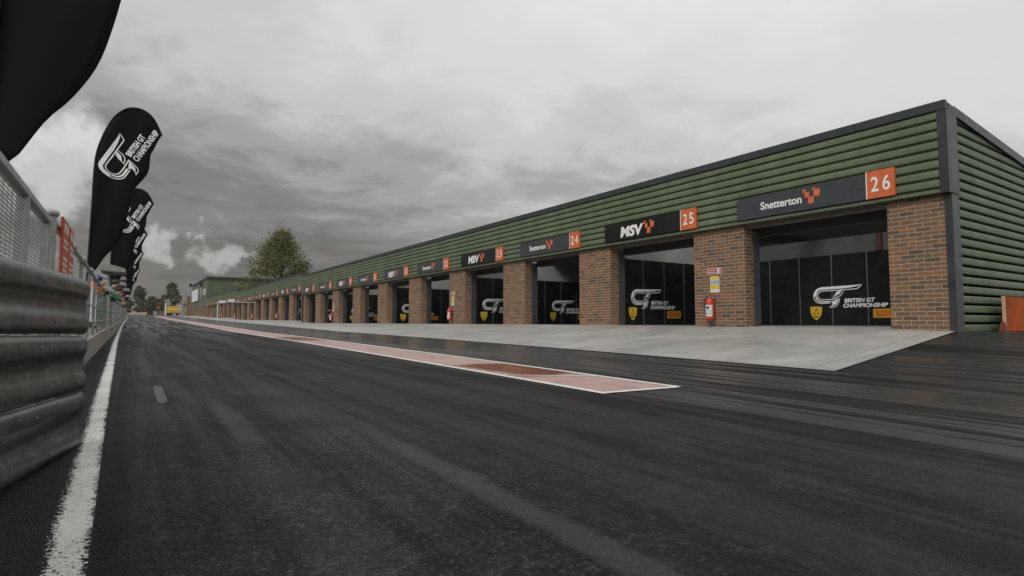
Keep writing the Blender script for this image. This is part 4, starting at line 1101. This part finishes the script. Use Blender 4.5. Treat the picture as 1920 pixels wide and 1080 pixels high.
# tower
zt = 2.6
root = thing('race_tower', 'narrow brick and grey tower at the far end of the garages', 'tower', (13.6, 186, zt))
m = MB(); m.box(12.0, 13.15, 186., 189., zt - .5, 7.0); bs = m.build('base', M['beige'], root)
m = MB(); m.lathe((12.6, 185.96, 5.6), [(.01, 0), (.38, 0), (.42, -.03), (.01, -.04)], 16, 'y'); m.build('roundel', M['lintel'], bs)
m = MB(); m.box(12.15, 13.14, 186.2, 188.8, 7.0, 9.6); m.build('upper_stage', M['greyr'], root)
m = MB(); m.box(13.16, 14.6, 185.8, 188., zt - .5, 8.2); m.build('brick_shaft', M['brick'], root)
m = MB(); m.box(13.16, 14.55, 185.85, 188., 8.2, 12.2); hd = m.build('cabin', M['greyr'], root)
m = MB(); m.box(13.5, 14.2, 185.8, 185.849, 10.9, 11.8); m.build('window', M['glass'], hd)
m = MB(); m.box(13.6, 13.66, 186.5, 186.56, 12.2, 16.); m.build('mast', M['greyr'], root)

# ------------------------------------------------------------------ things at the far end of the lane
gz = lambda y: lane_z(y)
root = thing('gabled_shed', 'dark roofed low shed behind the yellow truck', 'shed', (19, 232, gz(232)))
m = MB(); m.box(13.5, 27., 228, 238, gz(232) - .5, 6.1); m.build('wall', M['greyr'], root)
m = MB(); zr = 6.1; m.hexa([(13., 227.5, zr), (27.5, 227.5, zr), (27.5, 238.5, zr), (13., 238.5, zr)], [(15., 232.5, zr + 3.), (25.5, 232.5, zr + 3.), (25.5, 233.5, zr + 3.), (15., 233.5, zr + 3.)]); m.build('roof', M['slate'], root)
def vehicle(x, y, w, l, h, cabh, body, label, name, cat, cab=True):
    z = gz(y) + .02; root = thing(name, label, cat, (x, y, z))
    m = MB(); m.box(x - w / 2, x + w / 2, y, y + l, z + .55, z + cabh * .55); m.build('chassis', M[body], root, bevel=.06)
    m = MB(); b = [(x - w / 2 + .05, y + .1, z + cabh * .55), (x + w / 2 - .05, y + .1, z + cabh * .55), (x + w / 2 - .05, y + l * .5, z + cabh * .55), (x - w / 2 + .05, y + l * .5, z + cabh * .55)]
    t = [(x - w / 2 + .2, y + .5, z + cabh), (x + w / 2 - .2, y + .5, z + cabh), (x + w / 2 - .2, y + l * .46, z + cabh), (x - w / 2 + .2, y + l * .46, z + cabh)]
    m.hexa(b, t); m.build('cab', M[body], root, bevel=.05)
    m = MB(); m.add([(x - w / 2 + .2, y + .17, z + cabh * .6), (x + w / 2 - .2, y + .17, z + cabh * .6), (x + w / 2 - .32, y + .42, z + cabh * .92), (x - w / 2 + .32, y + .42, z + cabh * .92)], [(0, 1, 2, 3)]); m.build('windscreen', M['glass'], root)
    m = MB(); m.box(x - w / 2 + .06, x + w / 2 - .06, y + l * .52, y + l - .05, z + cabh * .55, z + h); m.build('load_body', M['vang'] if body == 'vang' else M['charl'], root, bevel=.04)
    for sx in (-1, 1):
        for yy in (y + .8, y + l - .9):
            m = MB(); m.lathe((x + sx * (w / 2 - .12) - .12, yy, z + .42), [(.2, 0), (.42, .02), (.42, .22), (.2, .24)], 16, 'x'); m.build('wheel', M['blk'], root, smooth='auto')
        m = MB(); m.box(x + sx * (w / 2 - .3) - .14, x + sx * (w / 2 - .3) + .14, y - .03, y + .02, z + .8, z + 1.0); m.build('headlight', M['wboard'], root)
    m = MB(); m.box(x - w / 2 + .1, x + w / 2 - .1, y - .06, y + .02, z + .45, z + .7); m.build('bumper', M['blk'], root)
    return root
vehicle(10.3, 196, 3.0, 6.5, 1.9, 2.7, 'truck', 'yellow recovery truck parked beyond the end of the lane', 'recovery_truck', 'truck')
vehicle(13.3, 206, 2.6, 6.5, 3.3, 2.6, 'vang', 'pale grey box van right of the yellow truck', 'box_van', 'van')
root = thing('white_post', 'tall white post left of the yellow truck', 'post', (8.3, 194, gz(194)))
m = MB(); m.box(8.1, 8.5, 193.9, 194.1, gz(194) - .1, gz(194) + 3.6); m.build('shaft', M['wboard'], root); m = MB(); m.box(8.0, 8.6, 193.8, 194.2, gz(194) - .1, gz(194) + .12); m.build('base', M['greyr'], root)
root = thing('marshal_post', 'orange marshal sign on a thin pole left of the white post', 'sign', (6.6, 196, gz(196)))
m = MB(); m.box(6.55, 6.65, 196, 196.1, gz(196), gz(196) + 1.9); m.build('pole', M['charl'], root); m = MB(); m.box(6.2, 7., 195.9, 195.98, gz(196) + 1.9, gz(196) + 2.7); m.build('panel', M['hoard'], root)
m = MB(); m.box(5.3, 6.2, 190, 193, gz(191) - .1, gz(191) + 1.1); tag(m.build('pale_block_barrier', M['greyr'], bevel=.05), 'pale block barrier at the end of the red strip', 'barrier')
m = MB(); m.box(6.9, 10., 200, 200.4, gz(200) - .1, gz(200) + 1.2); tag(m.build('brick_boundary_wall', M['brick']), 'low brick wall between the pale barrier and the white post', 'wall')
m = MB(); m.loft([(-.3, 0), (.3, 0), (.12, .85), (-.12, .85)], [((x, 214, gz(214)), (0, 1, 0), (0, 0, 1)) for x in (.3, 4.2)], closed=True, cap=True); tag(m.build('concrete_barrier', M['beige']), 'low cream concrete barrier across the lane end under the dark tree', 'barrier')

# ------------------------------------------------------------------ rain haze over the whole place
hz = bpy.data.materials.new('rain_haze'); hz.use_nodes = True; hz.node_tree.nodes.clear()
pvn = hz.node_tree.nodes.new('ShaderNodeVolumePrincipled'); pvn.inputs['Color'].default_value = (.93, .93, .91, 1); pvn.inputs['Density'].default_value = HAZE; pvn.inputs['Anisotropy'].default_value = .2
on = hz.node_tree.nodes.new('ShaderNodeOutputMaterial'); hz.node_tree.links.new(pvn.outputs[0], on.inputs['Volume'])
m = MB(); m.box(-2450, 2450, -1550, 2450, -4., 45.); tag(m.build('haze', hz), kind='stuff')

# ------------------------------------------------------------------ light, sky, camera
SUN_AZ, SUN_EL = R(-114), R(42)      # direction towards the sun, measured from +Y clockwise
sd = Vector((math.sin(SUN_AZ) * math.cos(SUN_EL), math.cos(SUN_AZ) * math.cos(SUN_EL), math.sin(SUN_EL)))
L = bpy.data.lights.new('sun', 'SUN'); L.energy = 1.5; L.angle = R(18); L.color = (1., .97, .93)
lo = link(bpy.data.objects.new('sun', L)); lo.rotation_euler = (-sd).to_track_quat('-Z', 'Y').to_euler()

W = bpy.data.worlds.new('World'); scn.world = W; W.use_nodes = True
t = NT.__new__(NT); t.t = W.node_tree; t._pos = None; t.t.nodes.clear()
tc = t.n('ShaderNodeTexCoord'); D = tc.outputs['Generated']
nrm = t.n('ShaderNodeVectorMath', operation='NORMALIZE'); t.set(nrm.inputs[0], D); D = nrm.outputs[0]
sp = t.n('ShaderNodeSeparateXYZ'); t.set(sp.inputs[0], D); dx, dy, dzz = sp.outputs
zc = t.math('MAXIMUM', dzz, 0.); den = t.math('ADD', zc, .16)
pv = t.n('ShaderNodeCombineXYZ'); t.set(pv.inputs[0], t.math('DIVIDE', dx, den)); t.set(pv.inputs[1], t.math('DIVIDE', dy, den)); pv.inputs[2].default_value = 3.7
pv = pv.outputs[0]
c1 = t.noise(1.05, 8, .58, pv, .35); c2 = t.noise(.42, 3, .5, pv, .2); c3 = t.noise(3.4, 8, .62, pv, .5)
rdot = t.math('ADD', t.math('MULTIPLY', dx, .832), t.math('MULTIPLY', dy, -.555))
ze = t.math('ADD', zc, t.math('MULTIPLY', t.math('MAXIMUM', rdot, -.25), .24))
ze = t.math('ADD', ze, t.math('MULTIPLY', t.math('SUBTRACT', c2, .5), .28))
ze = t.math('ADD', ze, t.math('MULTIPLY', t.math('SUBTRACT', c1, .5), .42))
ze = t.math('ADD', ze, t.math('MULTIPLY', t.math('SUBTRACT', c3, .5), .20))
cr = t.n('ShaderNodeValToRGB'); t.set(cr.inputs[0], ze); e = cr.color_ramp; e.interpolation = 'EASE'
e.elements[0].position = 0.; e.elements[0].color = (.13, .123, .113, 1); e.elements[1].position = 1.; e.elements[1].color = (.93, .935, .925, 1)
for p, q in ((.06, (.165, .158, .147)), (.12, (.225, .22, .211)), (.21, (.38, .377, .368)), (.32, (.60, .60, .592)), (.42, (.72, .725, .715)), (.62, (.82, .825, .815))):
    k = e.elements.new(p); k.color = (*q, 1)
col = cr.outputs[0]
# a few bright cumulus heads low on the left
f_ = 1070.; th = math.atan(64 / f_); psi = math.atan(715 * math.cos(th) / f_)
Fv = Vector((math.sin(psi) * math.cos(th), math.cos(psi) * math.cos(th), math.sin(th))); Rv = Vector((math.cos(psi), -math.sin(psi), 0)); Uv = Rv.cross(Fv)
wn = t.n('ShaderNodeTexNoise'); t.set(wn.inputs['Vector'], D); wn.inputs['Scale'].default_value = 22.; wn.inputs['Detail'].default_value = 7; wn.inputs['Roughness'].default_value = .6
wv = t.n('ShaderNodeVectorMath', operation='MULTIPLY_ADD'); t.set(wv.inputs[0], wn.outputs['Color']); wv.inputs[1].default_value = (.13, .13, .13); wv.inputs[2].default_value = (-.065, -.065, -.065)
dv = t.n('ShaderNodeVectorMath', operation='ADD'); t.set(dv.inputs[0], D); t.t.links.new(wv.outputs[0], dv.inputs[1])
for az_px, el_px, rad, val in ((100, 288, .07, .80), (128, 340, .05, .55), (292, 455, .030, .56), (371, 434, .016, .5), (405, 490, .032, .50), (435, 475, .024, .44), (310, 470, .02, .45)):
    c = (Fv + Rv * ((az_px - 960) / f_) - Uv * ((el_px - 540) / f_)).normalized()
    ds = t.n('ShaderNodeVectorMath', operation='DISTANCE'); t.t.links.new(dv.outputs[0], ds.inputs[0]); ds.inputs[1].default_value = c
    mk = t.rng(ds.outputs['Value'], rad * .4, rad * 1.15, 1., 0., smooth=True)
    col = t.mix(t.math('MULTIPLY', mk, .8), col, (val, val * .995, val * .97))
sky = t.n('ShaderNodeTexSky'); sky.sky_type = 'NISHITA'; sky.sun_disc = False; sky.sun_elevation = SUN_EL; sky.sun_rotation = SUN_AZ
b1 = t.n('ShaderNodeBackground'); t.set(b1.inputs[0], sky.outputs[0]); b1.inputs[1].default_value = .06
b2 = t.n('ShaderNodeBackground'); t.set(b2.inputs[0], col); b2.inputs[1].default_value = 1.
mx = t.n('ShaderNodeMixShader'); mx.inputs[0].default_value = .96; t.t.links.new(b1.outputs[0], mx.inputs[1]); t.t.links.new(b2.outputs[0], mx.inputs[2])
ou = t.n('ShaderNodeOutputWorld'); t.t.links.new(mx.outputs[0], ou.inputs[0])

cam = bpy.data.cameras.new('camera'); co = link(bpy.data.objects.new('camera', cam))
cam.sensor_width = 36; cam.lens = f_ / 1920 * 36; cam.clip_start = .03; cam.clip_end = 6000
co.matrix_world = Matrix(((Rv.x, Uv.x, -Fv.x, 0), (Rv.y, Uv.y, -Fv.y, 0), (Rv.z, Uv.z, -Fv.z, .8), (0, 0, 0, 1)))
scn.camera = co
scn.view_settings.view_transform = 'Standard'; scn.view_settings.look = 'None'; scn.view_settings.exposure = 0; scn.view_settings.gamma = 1
scn.cycles.use_denoising = True
scn.cycles.max_bounces = 6; scn.cycles.transparent_max_bounces = 8
